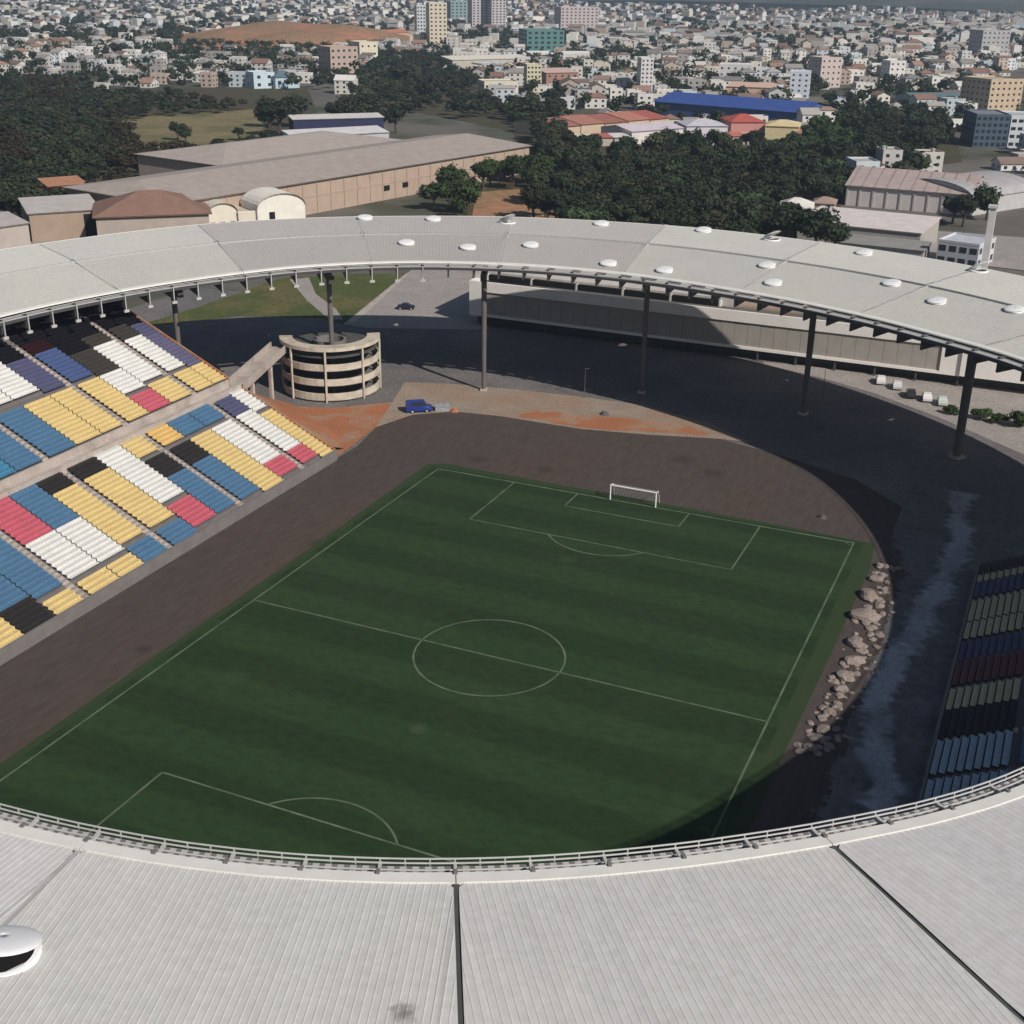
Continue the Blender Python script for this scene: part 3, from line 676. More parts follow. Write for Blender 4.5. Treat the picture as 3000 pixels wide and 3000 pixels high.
# ================================================================== LONG WHITE HALL
HB = thing('long_hall', 'long low white hall with a grey panel facade behind the stadium', 'hall', (0,0,0))
a_ = at(1375, 948, 0); e_ = Vector((92, 139.0, 0)); a_.z = 0
u = (e_ - a_).normalized(); v = Vector((-u.y, u.x, 0)); Lh = (e_ - a_).length
HM = Matrix.Translation(a_) @ Matrix(((u.x, v.x, 0, 0), (u.y, v.y, 0, 0), (0, 0, 1, 0), (0, 0, 0, 1)))
def hb(name, x0, x1, y0, y1, z0, z1, m, color=(1,1,1)):
    b = MB(); b.box(x0, x1, y0, y1, z0, z1, HM); return b.build(name, m, HB, color=color)
W1 = (1.27,1.26,1.25)
hx = 109.5                       # where the raised facade ends
hb('undercroft_wall', 1, Lh, 2.6, 30, -.1, 2.1, M['dsteel'])
hb('end_wall', 0, 3.2, 0, 30, 2.1, 10.2, M['white'], W1)
hb('lower_band', 3.2, hx, 0, .6, 2.1, 2.7, M['white'], W1)
hb('upper_band', 3.2, hx, 0, .6, 7.9, 10.2, M['white'], W1)
hb('pier', hx-4.0, hx, .003, .6, 2.7, 7.9, M['white'], W1)
hb('facade_floor', 3.2, hx, .6, 30, 2.1, 2.4, M['terr'])
npan = 36; pw = (hx - 4.0 - 3.2)/npan
for i in range(npan): 
    hb('grey_panel', 3.2 + i*pw + .03, 3.2 + (i+1)*pw - .03, .30 + .02*(i % 2), .62, 2.7, 7.9, M['wall'], (.46,.435,.41))
hb('right_block', hx+.003, Lh, -.4, 30, 2.3, 10.6, M['white'], W1)
for i in range(5): hb('clerestory', 4 + i*11.0, 14.6 + i*11.0, 2.0, 3.0, 10.2, 11.5, M['black'])
for i in range(6): hb('clerestory_post', 3.4 + i*11.0, 4.0 + i*11.0, 2.0, 3.0, 10.2, 11.5, M['white'])
hb('roof', .2, 62, 3.0, 29.8, 10.2, 12.0, M['rooft'], (.62,.60,.58))
b = MB()
for i in range(24):                       # barrel roof behind the parapet
    t0 = PI*i/24; t1 = PI*(i+1)/24
    for s_ in ((60, 108),):
        P = [HM @ Vector(q) for q in ((s_[0], 8 - 4.5*math.cos(t0), 10.2 + 2.6*math.sin(t0)), (s_[1], 8 - 4.5*math.cos(t0), 10.2 + 2.6*math.sin(t0)), (s_[1], 8 - 4.5*math.cos(t1), 10.2 + 2.6*math.sin(t1)), (s_[0], 8 - 4.5*math.cos(t1), 10.2 + 2.6*math.sin(t1)))]
        b.poly(P)
b.poly([HM @ Vector((60, 8 - 4.5*math.cos(PI*i/24), 10.2 + 2.6*math.sin(PI*i/24))) for i in range(25)])
b.build('barrel_roof', M['rooft'], HB, color=(.42,.33,.28))
hb('flat_roof', 62, Lh-.2, 13, 29.8, 10.2, 10.5, M['rooft'], (.45,.42,.40))
for i in range(14): hb('undercroft_post', 2.5 + i*8.2, 2.9 + i*8.2, .3, .7, -.1, 2.1, M['dsteel'])
for i, (x, z0) in enumerate(((hx+3,0),(hx+11,0),(hx+19,0))): hb('block_window', x, x+3.5, -.45, -.4, 6.2, 7.4, M['glass'])
# ================================================================== BEYOND THE STADIUM: ground cover
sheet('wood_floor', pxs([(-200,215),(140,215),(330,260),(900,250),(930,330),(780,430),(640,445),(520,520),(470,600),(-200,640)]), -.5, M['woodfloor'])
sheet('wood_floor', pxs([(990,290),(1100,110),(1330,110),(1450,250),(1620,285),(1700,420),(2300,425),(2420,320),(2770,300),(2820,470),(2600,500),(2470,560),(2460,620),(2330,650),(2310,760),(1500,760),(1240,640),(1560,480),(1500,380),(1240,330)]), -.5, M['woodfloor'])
sheet('dry_meadow', pxs([(350,352),(440,338),(740,318),(785,385),(800,415),(640,445),(560,425),(430,432),(370,372)]), -.4, M['dry'])
sheet('dry_meadow', pxs([(1395,560),(1650,540),(1710,590),(1690,650),(1380,650)]), -.4, M['earth'])
sheet('dry_meadow', pxs([(2160,300),(2560,290),(2500,310),(2400,325),(2160,312)]), -.4, M['dry'])
sheet('meadow', pxs([(1560,215),(1900,180),(1960,260),(1720,260)]), -.4, M['lawn'])
sheet('access_road', pxs([(2700,560),(3100,420),(3100,470),(2820,600)]), -.4, M['road'])
sheet('access_road', pxs([(-50,735),(620,640),(1500,660),(2400,720),(3100,830),(3100,860),(2400,745),(1500,680),(620,665),(-50,765)]), -.42, M['road'])
sheet('yard', pxs([(2340,640),(3100,700),(3100,800),(2320,705)]), -.41, M['pale_paving'])
sheet('yard', pxs([(760,640),(620,600),(90,660),(-50,690),(-50,760),(900,660)]), -.405, M['pale_paving'])
# red earth hill
def fwd(px_, py_):
    p = at(px_, py_); d = Vector((p.x - EYE.x, p.y - EYE.y, 0)).normalized(); return p, d
hp, hd = fwd(880, 118); hl = Vector((-hd.y, hd.x, 0))
def hill_h(p):
    q = Vector((p[0]-hp.x, p[1]-hp.y, 0)); a = q.dot(hl)/145; c = q.dot(hd)/170
    r = a*a + c*c
    return 0 if r > 1 else 19*(1-r)**.9*(1 + .45*noise.noise(Vector((p[0]*.012, p[1]*.012, 1))))
b = MB(); n = 40
for i in range(n+1):
    for j in range(n+1):
        p = hp + hl*(-150 + 300*i/n) + hd*(-175 + 350*j/n); b.v.append((p.x, p.y, hill_h(p) - .55 + .01))
for i in range(n):
    for j in range(n):
        k = i*(n+1)+j; b.f.append((k, k+n+1, k+n+2, k+1)); b.m.append(0); b.c.append(None)
structure(b.build('red_hill', M['earth'], smooth=True))
# far wooded hills
b = MB(); NX, NY = 70, 16
for i in range(NX+1):
    for j in range(NY+1):
        x = -5200 + 8000*i/NX; v = j/NY
        dist = 3150 + 2200*v + 500*noise.noise(Vector((x*.0006, 0, 2)))
        d0 = max(0, dist - 3150 - 900*max(0, (-x - 1300)/2500)); hgt_ = min(150, d0*.085)*(1 + .4*noise.noise(Vector((x*.0022, v*4, 5)))) - 2
        ang = math.atan2(x + 1000, 3800)
        b.v.append((x, dist - 100, hgt_))
for i in range(NX):
    for j in range(NY):
        k = i*(NY+1)+j; b.f.append((k, k+NY+1, k+NY+2, k+1)); b.m.append(0); b.c.append(None)
structure(b.build('hills', M['hill'], smooth=True))

# ================================================================== LANDMARK BUILDINGS
FOOT = []                                      # (centre, radius) kept clear of houses and trees
winmesh = {}
def winbox(w_, h_):
    k = (round(w_,1), round(h_,1))
    if k not in winmesh:
        b = MB(); b.box(-k[0]/2, k[0]/2, -.06, .04, 0, k[1]); winmesh[k] = b.mesh('window', M['glass'])
    return winmesh[k]
def building(name, label, cat, L, R, depth, h, wall, roofc, kind='flat', rise=2.0, win=None, group=None, z0=-.6, door=None, over=.5, parapet=.7):
    a = L.copy() if isinstance(L, Vector) else at(*L); e = R.copy() if isinstance(R, Vector) else at(*R); a.z = e.z = 0
    u = (e - a).normalized(); v = Vector((-u.y, u.x, 0))
    if v.dot(a - EYE) < 0: v = -v
    W = (e - a).length; c = (a + e)/2 + v*depth/2; FOOT.append((c.x, c.y, math.hypot(W, depth)/2, u.copy(), W/2 + 4, depth/2 + 4))
    if h < 0: h = height_at(a, -h) 
    t = thing(name, label, cat, (a.x, a.y, z0), math.atan2(u.y, u.x), group)
    s = 1 if Vector((-u.y, u.x, 0)).dot(v) > 0 else -1
    H = h - z0
    b = MB(); b.box(0, W, min(0, s*depth), max(0, s*depth), 0, H); b.build('wall', M['wall'], t, color=wall)
    b = MB(); o = over; y0, y1 = -s*o, s*(depth + o)
    def quad(*P): b.poly(P)
    if kind == 'flat':
        lo, hi = min(0, s*depth), max(0, s*depth)
        b.box(.003, W-.003, lo+.003, hi-.003, H, H+.12)
        for q in ((-.05, W+.05, lo-.05, lo+.2), (-.05, W+.05, hi-.2, hi+.05), (-.05, .2, lo+.21, hi-.21), (W-.2, W+.05, lo+.21, hi-.21)):
            pb = MB(); pb.box(q[0], q[1], q[2], q[3], H+.003, H+parapet); pb.build('parapet', M['wall'], t, color=tuple(min(1, x*1.04) for x in wall))
    else:
        ym = s*depth/2; hr = H + rise; th = .25
        if kind == 'gable': T = [(-o,y0,H-.05),(W+o,y0,H-.05),(W+o,ym,hr),(-o,ym,hr),(-o,y1,H-.05),(W+o,y1,H-.05)]; F = [(0,1,2,3),(3,2,5,4)]; G = [((0,0,H),(0,s*depth,H),(0,ym,hr-.12)),((W,0,H),(W,s*depth,H),(W,ym,hr-.12))]
        elif kind == 'hip':
            k_ = min(depth/2, W/2*.8) if W < 2.5*depth else depth*.18; T = [(-o,y0,H-.05),(W+o,y0,H-.05),(W-k_,ym,hr),(k_,ym,hr),(-o,y1,H-.05),(W+o,y1,H-.05)]; F = [(0,1,2,3),(3,2,5,4),(0,3,4),(1,5,2)]; G = []
        elif kind == 'mono': T = [(-o,y0,H-.02),(W+o,y0,H-.02),(W+o,y1,hr),(-o,y1,hr)]; F = [(0,1,2,3)]; G = [((0,0,H),(0,s*depth,H),(0,s*depth,hr-.1)),((W,0,H),(W,s*depth,H),(W,s*depth,hr-.1)),((0,s*depth,H),(W,s*depth,H),(W,s*depth,hr-.1),(0,s*depth,hr-.1))]
        elif kind == 'end': T = [(-o,y0,H-.05),(W/2,y0,hr),(W+o,y0,H-.05),(-o,y1,H-.05),(W/2,y1,hr),(W+o,y1,H-.05)]; F = [(0,1,4,3),(1,2,5,4)]; G = [((0,0,H),(W,0,H),(W/2,0,hr-.12)),((0,s*depth,H),(W,s*depth,H),(W/2,s*depth,hr-.12))]
        elif kind in ('arch', 'barrel'):
            n = 12; T = []; F = []; G = []
            if kind == 'arch':           # barrel running away from the front, round gable in front
                for i in range(n+1):
                    q = PI*i/n; x = W/2 - (W/2+o*.3)*math.cos(q); z = H - .05 + rise*math.sin(q); T += [(x, y0, z), (x, y1, z)]
                for yy in (0, s*depth): G.append(tuple((W/2 - W/2*math.cos(PI*i/n), yy, H + (rise-.12)*math.sin(PI*i/n)) for i in range(n+1)))
            else:
                for i in range(n+1):
                    q = PI*i/n; y = ym - (ym - y0)*math.cos(q); z = H - .05 + rise*math.sin(q); T += [(-o, y, z), (W+o, y, z)]
                for xx in (0, W): G.append(tuple((xx, ym - ym*math.cos(PI*i/n), H + (rise-.12)*math.sin(PI*i/n)) for i in range(n+1)))
            F = [(2*i, 2*i+1, 2*i+3, 2*i+2) for i in range(n)]
        for f in F: b.poly([T[i] for i in f]); b.poly([(T[i][0], T[i][1], T[i][2]-th) for i in f][::-1])
        for g in G:
            gb = MB(); gb.poly(g); gb.build('gable', M['wall'], t, color=wall)
    b.build('roof', M['rooft'], t, color=roofc)
    if win:
        nc, nr, ww, wh = win; st = H / nr
        for i in range(nc):
            for j in range(nr):
                link('window', winbox(ww, wh), t, (W*(i+.5)/nc, 0 if s > 0 else 0, st*(j+.5) - wh/2 + .1))
        nc2 = max(1, int(depth / (W/nc))) if nc else 0
        for xs in (0, W):
            for i in range(min(nc2, 8)):
                for j in range(nr):
                    o_ = link('window', winbox(ww, wh), t, (xs, s*depth*(i+.5)/nc2, st*(j+.5) - wh/2 + .1)); o_.rotation_euler = (0, 0, PI/2)
    if door:
        x, w_, hh = door; db = MB(); db.box(W*x - w_/2, W*x + w_/2, -.08, .05, .02, hh); db.build('door', M['black'], t)
    return t, W, s, H
GR = (.42,.375,.35)
# warehouses behind the left of the stadium
t, W, s, H = building('warehouse', 'very long grey-roofed warehouse with a pinkish wall behind the stadium roof', 'warehouse', (500,699), (1549,502), 50, 10.4, (.50,.39,.32), GR, 'hip', 3.6, over=1.0)
for i in range(28): 
    b = MB(); x = W*(i+.5)/28; b.box(x-.25, x+.25, -.22, .0, 0, H-.4); b.build('pilaster', M['wall'], t, color=(.46,.36,.295))
b = MB(); b.box(0, W, -.12, .0, H*.52, H*.56); b.build('ledge', M['wall'], t, color=(.50,.40,.34))
for x in (.52, .575): 
    b = MB(); b.box(W*x, W*x+3, -.25, -.05, H*.30, H*.46); b.build('wall_opening', M['black'], t)
w0 = at(500,699); w1 = at(1549,502); w0.z = w1.z = 0; wu = (w1 - w0).normalized(); wv = Vector((-wu.y, wu.x, 0)); wL = (w1 - w0).length
building('warehouse', 'second parallel grey warehouse roof just behind the very long one', 'warehouse', w0 + wv*51.5 + wu*wL*.36, w0 + wv*51.5 + wu*wL*.90, 48, 10.0, (.50,.40,.34), (.45,.40,.375), 'hip', 3.6, over=1.0)
building('shed', 'narrow white-roofed shed left of the long grey warehouse', 'shed', (590,528), (790,512), 12, 8, (.6,.58,.58), (.66,.65,.68), 'gable', 1.5)
building('house', 'brown-roofed hipped hall in front of the grey warehouse', 'house', (290,722), (618,708), 26, 8.6, (.46,.40,.36), (.27,.165,.13), 'hip', 5.2, over=1.0)
building('chapel', 'cream building with a big rounded gable and dark doorway', 'building', (758,682), (897,668), 13, 7.4, (.88,.86,.80), (.84,.82,.76), 'arch', 4.2, door=(.30,1.9,6.6))
building('house', 'small cream arched house left of the large rounded gable', 'house', (612,690), (700,682), 16, 6.2, (.82,.77,.68), (.72,.68,.60), 'arch', 3.4, win=(3,1,1.6,1.8))
building('house', 'low cream annex between the two rounded gables', 'house', (702,684), (756,680), 14, 6.0, (.78,.72,.63), (.62,.57,.5), 'flat', win=(2,1,1.4,1.6))
building('shed', 'low brown-walled shed with a flat grey roof at the left edge of the roof line', 'shed', (95,705), (300,690), 20, 8.0, (.40,.315,.25), (.52,.50,.49), 'mono', 1.6, door=(.86,4.0,7.4))
building('shed', 'pale-roofed lean-to at the far left behind the stadium roof', 'shed', (-60,735), (90,712), 24, 6.0, (.5,.45,.42), (.46,.44,.45), 'gable', 1.8)
building('house', 'small orange brick house among the trees at the left', 'house', (155,600), (250,592), 10, 6.4, (.52,.21,.10), (.46,.24,.15), 'mono', 1.2, win=(2,1,1.4,1.4), over=1.4)
t = building('shed', 'long white-roofed shed with a dark blue band', 'shed', (862,436), (1140,420), 14, 5.2, (.55,.56,.62), (.70,.71,.74), 'mono', 1.6)[0]
building('shed', 'white roof strip behind the dark blue band', 'shed', (862,404), (1125,396), 12, 8.6, (.035,.04,.10), (.68,.68,.68), 'mono', 1.0)
# right side
t, W, s, H = building('market_hall', 'big hall with a brown corrugated roof and white bays at the right', 'hall', (2476,596), (2838,627), 34, 6.6, (.70,.66,.66), (.46,.38,.37), 'gable', 4.6, over=.8)
for i in range(10):
    b = MB(); x = W*i/9.0; x = min(max(x, .3), W-.3); b.box(x-.3, x+.3, -.3, -.003, 0, H-.3); b.build('bay_post', M['wall'], t, color=(.50,.45,.46))
for i in range(10):
    b = MB(); x = W*(i+.25)/10
    b.poly([(x-.25,-.8,H+.0),(x+.25,-.8,H+.0),(x+.25,s*17,H+4.78),(x-.25,s*17,H+4.78)]); b.build('roof_rib', M['rooft'], t, color=(.36,.29,.28))
building('hall', 'grey round-roofed hall at the right end of the brown hall', 'hall', (2842,628), (3020,600), 30, 5.5, (.55,.55,.56), (.42,.42,.44), 'barrel', 4.5)
building('shop', 'low building with a broad pinkish white flat roof behind the stadium roof', 'building', (2332,703), (2690,742), 26, 6.0, (.45,.43,.42), (.74,.69,.68), 'mono', .8)
building('canopy', 'white peaked canopy left of the broad flat roof', 'canopy', (2282,650), (2376,655), 12, 5.0, (.7,.68,.64), (.80,.79,.75), 'hip', 2.4)
building('house', 'small tan house between canopy and brown hall', 'house', (2378,630), (2440,634), 10, 4.2, (.45,.34,.29), (.40,.30,.26), 'hip', 1.6)
building('shed', 'grey-roofed shed behind the right end of the stadium roof', 'shed', (2450,748), (2700,775), 10, 4.0, (.42,.41,.40), (.30,.30,.29), 'mono', .8)
building('workshop', 'white-framed workshop with blue sheeting at the right edge', 'workshop', (2740,768), (2860,785), 14, 6.0, (.66,.68,.74), (.55,.58,.66), 'flat', win=(4,2,2.0,1.6))
p = at(2880, 800); t = thing('mast', 'tall white mast behind the right end of the stadium roof', 'mast', (p.x, p.y, -.5)); b = MB(); b.box(-.9,.9,-.9,.9,0,18.5); b.build('shaft', M['wall'], t, color=(.78,.78,.80)); b = MB(); b.box(-1.3,1.3,-1.3,1.3,18.503,19.2); b.build('cap', M['wall'], t, color=(.7,.7,.72))
building('apartment_block', 'tan apartment block near the right edge of the town', 'apartment block', (2890,336), (2985,333), 26, -236, (.62,.50,.37), (.55,.47,.38), 'flat', win=(6,6,1.5,1.2))
building('office_block', 'dark blue glass office block at the right edge', 'office block', (2849,428), (2947,430), 24, -338, (.09,.14,.20), (.24,.26,.30), 'flat', win=(6,5,1.6,1.6))
building('office_block', 'white and pale blue block beside the blue glass office', 'office block', (2950,430), (3030,432), 24, -343, (.72,.77,.84), (.5,.53,.57), 'flat', win=(4,4,2.2,1.5))
building('shed', 'low teal-roofed shed in front of the tan apartment block', 'shed', (2680,318), (2852,316), 26, 6, (.45,.5,.52), (.13,.21,.235), 'gable', 2.5)
building('market_hall', 'long hall with a vivid blue roof beyond the grove', 'hall', (1916,336), (2338,372), 44, 7.5, (.07,.12,.32), (.045,.10,.36), 'gable', 4.0, over=1)
STALLS = [(1632,1700,404,398,(.40,.19,.15),'brick-red'),(1702,1770,398,392,(.44,.21,.16),'orange-red'),(1772,1838,392,386,(.36,.15,.12),'dark red'),(1840,1902,386,380,(.50,.22,.17),'salmon red'),(1904,1958,380,374,(.42,.13,.11),'deep red')]
for k_, (x0, x1, y0, y1, c_, nm) in enumerate(STALLS):
    building('market_hall', '%s tiled market roof, %s from the left in the red row' % (nm, ('first','second','third','fourth','fifth')[k_]), 'hall', (x0, y0), (x1, y1), 34, 5.2 + .3*(k_ % 2), (.62,.50,.38), c_, 'gable', 2.6)
for k_, (x0, x1, y_, c_, nm) in enumerate(((1700,1748,428,(.70,.66,.60),'cream'),(1752,1796,425,(.46,.16,.13),'red'),(1800,1846,424,(.72,.70,.70),'white'),(2004,2046,424,(.74,.70,.40),'yellow'),(2052,2092,423,(.70,.68,.74),'lilac'),(2098,2136,422,(.74,.74,.73),'bright white'),(2146,2184,420,(.54,.20,.16),'red-orange'),(2190,2232,420,(.70,.40,.30),'peach'),(2340,2378,412,(.38,.22,.17),'brown'))):
    building('market_stall', 'small stall with a %s sheet roof at the tree edge below the blue hall' % nm, 'stall', (x0, y_), (x1, y_-1), 9, 3.4, (.5,.45,.4), c_, 'mono', 1.0)
building('house', 'white-walled hall with lilac roof before the blue hall', 'house', (1850,420), (2000,408), 24, 5.5, (.75,.72,.72), (.66,.60,.68), 'gable', 2)
building('house', 'lilac-white house with a pale roof below the blue hall', 'house', (2010,402), (2130,402), 22, 5.5, (.72,.70,.76), (.62,.61,.70), 'hip', 2.5)
building('house', 'bright red-roofed house below the blue hall', 'house', (2140,396), (2240,396), 22, 6.5, (.62,.30,.27), (.50,.12,.10), 'hip', 3)
building('house', 'yellow-roofed house at the right end of the blue hall', 'house', (2240,404), (2338,408), 22, 6.0, (.72,.62,.38), (.74,.62,.36), 'hip', 2.2)
building('house', 'tall white and pale blue house above the blue hall', 'house', (2310,285), (2367,287), 16, -212, (.70,.78,.90), (.6,.68,.78), 'flat', win=(3,5,1.4,1.2))
building('house', 'peach-roofed low hall behind the blue hall', 'house', (2129,285), (2264,290), 26, 7, (.70,.50,.40), (.72,.52,.42), 'mono', 1.2)
building('house', 'white two-part house on the slope above the peach roof', 'house', (2104,225), (2202,228), 22, -190, (.80,.80,.80), (.76,.76,.76), 'flat', win=(5,2,1.6,1.4))
building('tower_house', 'slim white tower block in the centre of the town', 'tower', (1875,268), (1911,268), 12, -172, (.74,.73,.75), (.66,.65,.66), 'flat', win=(3,8,1.2,1.2))
building('apartment_block', 'narrow pale yellow block beside the reddish house', 'apartment block', (1543,268), (1585,268), 14, -192, (.72,.68,.50), (.6,.57,.45), 'flat', win=(4,6,1.3,1.2))
building('house', 'reddish brown house with a pink roof right of the yellow block', 'house', (1600,252), (1693,250), 20, 9, (.40,.24,.19), (.66,.50,.43), 'mono', 2, win=(5,2,1.4,1.4))
building('house', 'cream boxy building in front of the central trees', 'building', (1419,288), (1518,287), 20, -242, (.78,.73,.60), (.62,.58,.50), 'flat', win=(6,2,1.6,1.4))
building('shed', 'long cream-white roof in the centre of the town', 'shed', (1326,196), (1554,190), 22, 5.5, (.58,.54,.48), (.80,.78,.70), 'mono', 2.2)
building('shed', 'left of the two bright white shed roofs in the town centre', 'shed', (1564,178), (1631,177), 18, 5, (.4,.38,.34), (.86,.86,.83), 'mono', 2.6)
building('shed', 'right of the two bright white shed roofs in the town centre', 'shed', (1657,178), (1735,178), 18, 5, (.4,.38,.34), (.84,.84,.82), 'mono', 2.6)
building('office_block', 'teal green office block in the town centre', 'office block', (1543,158), (1652,158), 40, -90, (.12,.27,.27), (.20,.30,.30), 'flat', win=(6,5,3,2.2))
building('tower_block', 'left of two pale grey high-rise slabs at the top of the photo', 'tower block', (1383,90), (1430,90), 24, 62, (.60,.58,.60), (.55,.54,.55), 'flat', win=(4,18,2.6,1.6))
building('tower_block', 'right of two pale grey high-rise slabs at the top of the photo', 'tower block', (1440,92), (1482,92), 24, 58, (.62,.60,.62), (.55,.54,.55), 'flat', win=(4,17,2.6,1.6))
building('tower_block', 'blue-green block left of the grey high-rises', 'tower block', (1321,78), (1380,78), 30, 34, (.30,.42,.44), (.34,.42,.43), 'flat', win=(5,8,2.8,1.8))
building('tower_block', 'thin pale blue tower left of the cream tower', 'tower block', (1222,110), (1248,110), 16, 36, (.62,.68,.72), (.6,.64,.66), 'flat', win=(3,9,2,1.6))
building('tower_block', 'cream tower block right of the red hill', 'tower block', (1259,140), (1310,140), 20, 44, (.76,.68,.56), (.7,.64,.55), 'flat', win=(4,11,2,1.6))
building('tower_block', 'broad pinkish block at the top centre of the photo', 'tower block', (1642,96), (1752,96), 30, 32, (.60,.53,.54), (.54,.49,.5), 'flat', win=(9,8,2.4,1.6))
building('house', 'pale blue and white house below the red hill', 'house', (745,258), (806,256), 16, 9.5, (.62,.77,.88), (.62,.72,.80), 'flat', win=(2,2,2.4,2.0))
building('house', 'pale blue house with a dark slate roof below the red hill', 'house', (808,258), (878,255), 18, 7, (.52,.68,.80), (.13,.19,.24), 'hip', 4, win=(3,1,2.4,2.6))
building('house', 'orange-roofed hall on the right shoulder of the red hill', 'house', (1110,122), (1200,118), 24, 9, (.62,.40,.30), (.52,.24,.16), 'gable', 3)
building('apartment_block', 'brown and beige block below the right end of the red hill', 'apartment block', (970,215), (1050,212), 20, -140, (.52,.42,.36), (.55,.46,.4), 'flat', win=(5,4,2,1.6))
building('house', 'large cream house left of the central dark trees', 'house', (1055,190), (1108,188), 18, -125, (.78,.74,.60), (.7,.66,.56), 'flat', win=(3,3,1.8,1.5))
building('apartment_block', 'pale grey ridge-roofed block in the right of the town', 'apartment block', (2870,170), (2950,170), 26, 26, (.50,.49,.52), (.44,.43,.46), 'flat', win=(6,6,1.8,1.4))
building('apartment_block', 'pink and white block in the middle of the right-hand town', 'apartment block', (2400,255), (2460,254), 18, 20, (.66,.56,.55), (.6,.52,.5), 'flat', win=(4,5,1.4,1.3))
building('house', 'bright white cubic house in the right-hand town', 'house', (2602,240), (2648,240), 16, 15, (.84,.84,.84), (.78,.78,.78), 'flat', win=(3,4,1.5,1.3))

# ================================================================== TREES
WOOD = [[(-60,235),(120,235),(250,270),(330,290),(400,285),(620,312),(730,320),(700,328),(440,345),(345,365),(365,390),(425,455),(560,455),(640,470),(760,450),(780,465),(700,480),(560,490),(520,500),(480,560),(300,610),(160,650),(-60,660)]]
GROVE = [[(1010,330),(1030,235),(1120,165),(1290,165),(1325,215),(1400,245),(1420,310),(1520,320),(1600,320),(1640,300),(1650,440),(1780,462),(2000,458),(2200,455),(2330,455),(2380,375),(2440,370),(2560,360),(2760,350),(2790,430),(2640,495),(2520,495),(2470,560),(2460,630),(2320,650),(2300,745),(1700,720),(1560,650),(1580,560),(1700,570),(1640,530),(1580,500),(1600,450),(1560,400),(1470,350),(1240,345)],
         [(1220,560),(1300,510),(1420,520),(1560,500),(1600,545),(1400,565),(1390,640),(1290,640)]]
EXTRA = [(820,395,10),(790,372,9),(870,370,9),(1030,375,9),(1075,370,9),(1110,385,7),(1160,388,8),(980,365,7),(700,410,4),(520,410,5),(545,415,4),(650,470,6),(720,465,6),(800,450,6),(170,640,6),(60,660,7),(20,640,8),(2390,735,8),(2330,720,8),(2440,745,6),(2820,660,6),(2890,640,6),(2790,650,5),
         (500,110,11),(480,130,10),(350,175,9),(900,150,5),(940,165,5),(850,185,6),(1010,70,6),(650,95,7),(1240,300,9),(1180,260,10)]
def infoot(p, pad=0.0):
    for cx, cy, r, u, hw, hd_ in FOOT:
        dx, dy = p[0]-cx, p[1]-cy
        if dx*dx + dy*dy > (r + pad + 6)**2: continue
        a = abs(dx*u.x + dy*u.y); c = abs(-dx*u.y + dy*u.x)
        if a < hw + pad - 2 and c < hd_ + pad - 2: return True
    return False
def crown_quads(seed, n, lobes=7, size=.5, squash=.8):
    """leaf quads spread through a lumpy crown of radius about 1 and centre height 0"""
    r = random.Random(seed); L = []
    for i in range(lobes):
        t = r.uniform(0, 2*PI); q = r.uniform(.25, .66); L.append((Vector((math.cos(t)*q, math.sin(t)*q, r.uniform(-.32, .5)*squash)), r.uniform(.30, .52)))
    L.append((Vector((0,0,.12)), .55)); out = []
    for i in range(n):
        c, rad = L[i % len(L)]
        d = Vector((r.gauss(0,1), r.gauss(0,1), r.gauss(0,1))).normalized(); rr_ = rad*r.uniform(.55, 1.08)
        p = c + Vector((d.x*rr_, d.y*rr_, d.z*rr_*squash))
        nn = (d + Vector((r.uniform(-.7,.7), r.uniform(-.7,.7), r.uniform(-.2,.8)))).normalized()
        a = nn.orthogonal().normalized(); a = Matrix.Rotation(r.uniform(0, 6.3), 3, nn) @ a; bb = nn.cross(a)
        s_ = size*r.uniform(.5, 1.1)*.5
        out.append([p + a*s_ + bb*s_*.7, p - a*s_*.8 + bb*s_, p - a*s_ - bb*s_*.7, p + a*s_*.7 - bb*s_])
    return out
CROWNS = []; TRUNKS = []
for i in range(7):
    b = MB()
    for q in crown_quads(100+i, 1100, 7 + i % 4, .185, (.75, .85, .7, 1.0, .8, .7, .9)[i]): b.poly(q)
    CROWNS.append(b.mesh('crown', M['leaf']))
    b = MB(); r = random.Random(i); b.tube((0,0,0), (.05,.02,.75), .075, 8, .05)
    for k in range(5):
        t = r.uniform(0, 6.3); q = r.uniform(.3, .5); b.tube((.04,.02,.55+.03*k), (math.cos(t)*q, math.sin(t)*q, 1.0+r.uniform(0,.3)), .04, 5, .012)
    TRUNKS.append(b.mesh('trunk', M['bark']))
FARQ = [crown_quads(200+i, 210, 6, .34, .8) for i in range(6)]
TREES = []                                     # x, y, crown radius, height of crown centre, tint, zone
rt = random.Random(21)
def fill(polys, spacing, zone, rmin, rmax, tintf):
    P = [q for poly in polys for q in poly]
    W_ = [at(x, y) for x, y in P]; xs = [p.x for p in W_]; ys = [p.y for p in W_]
    y = min(ys)
    while y < max(ys):
        x = min(xs)
        while x < max(xs):
            p = (x + rt.uniform(-.45,.45)*spacing, y + rt.uniform(-.45,.45)*spacing); q = px_of((p[0], p[1], 0))
            if any(inpoly(q[0], q[1], poly) for poly in polys) and not infoot(p, 3) and not (zone == 'grove' and q[0] < 1480 and q[1] < 345 and rt.random() < .38):
                r = rt.uniform(rmin, rmax)*(.8 if q[1] < 345 and zone == 'grove' and q[0] < 1480 else 1); TREES.append((p[0], p[1], r, r*rt.uniform(1.0, 1.35), tintf(q, p), zone))
            x += spacing
        y += spacing
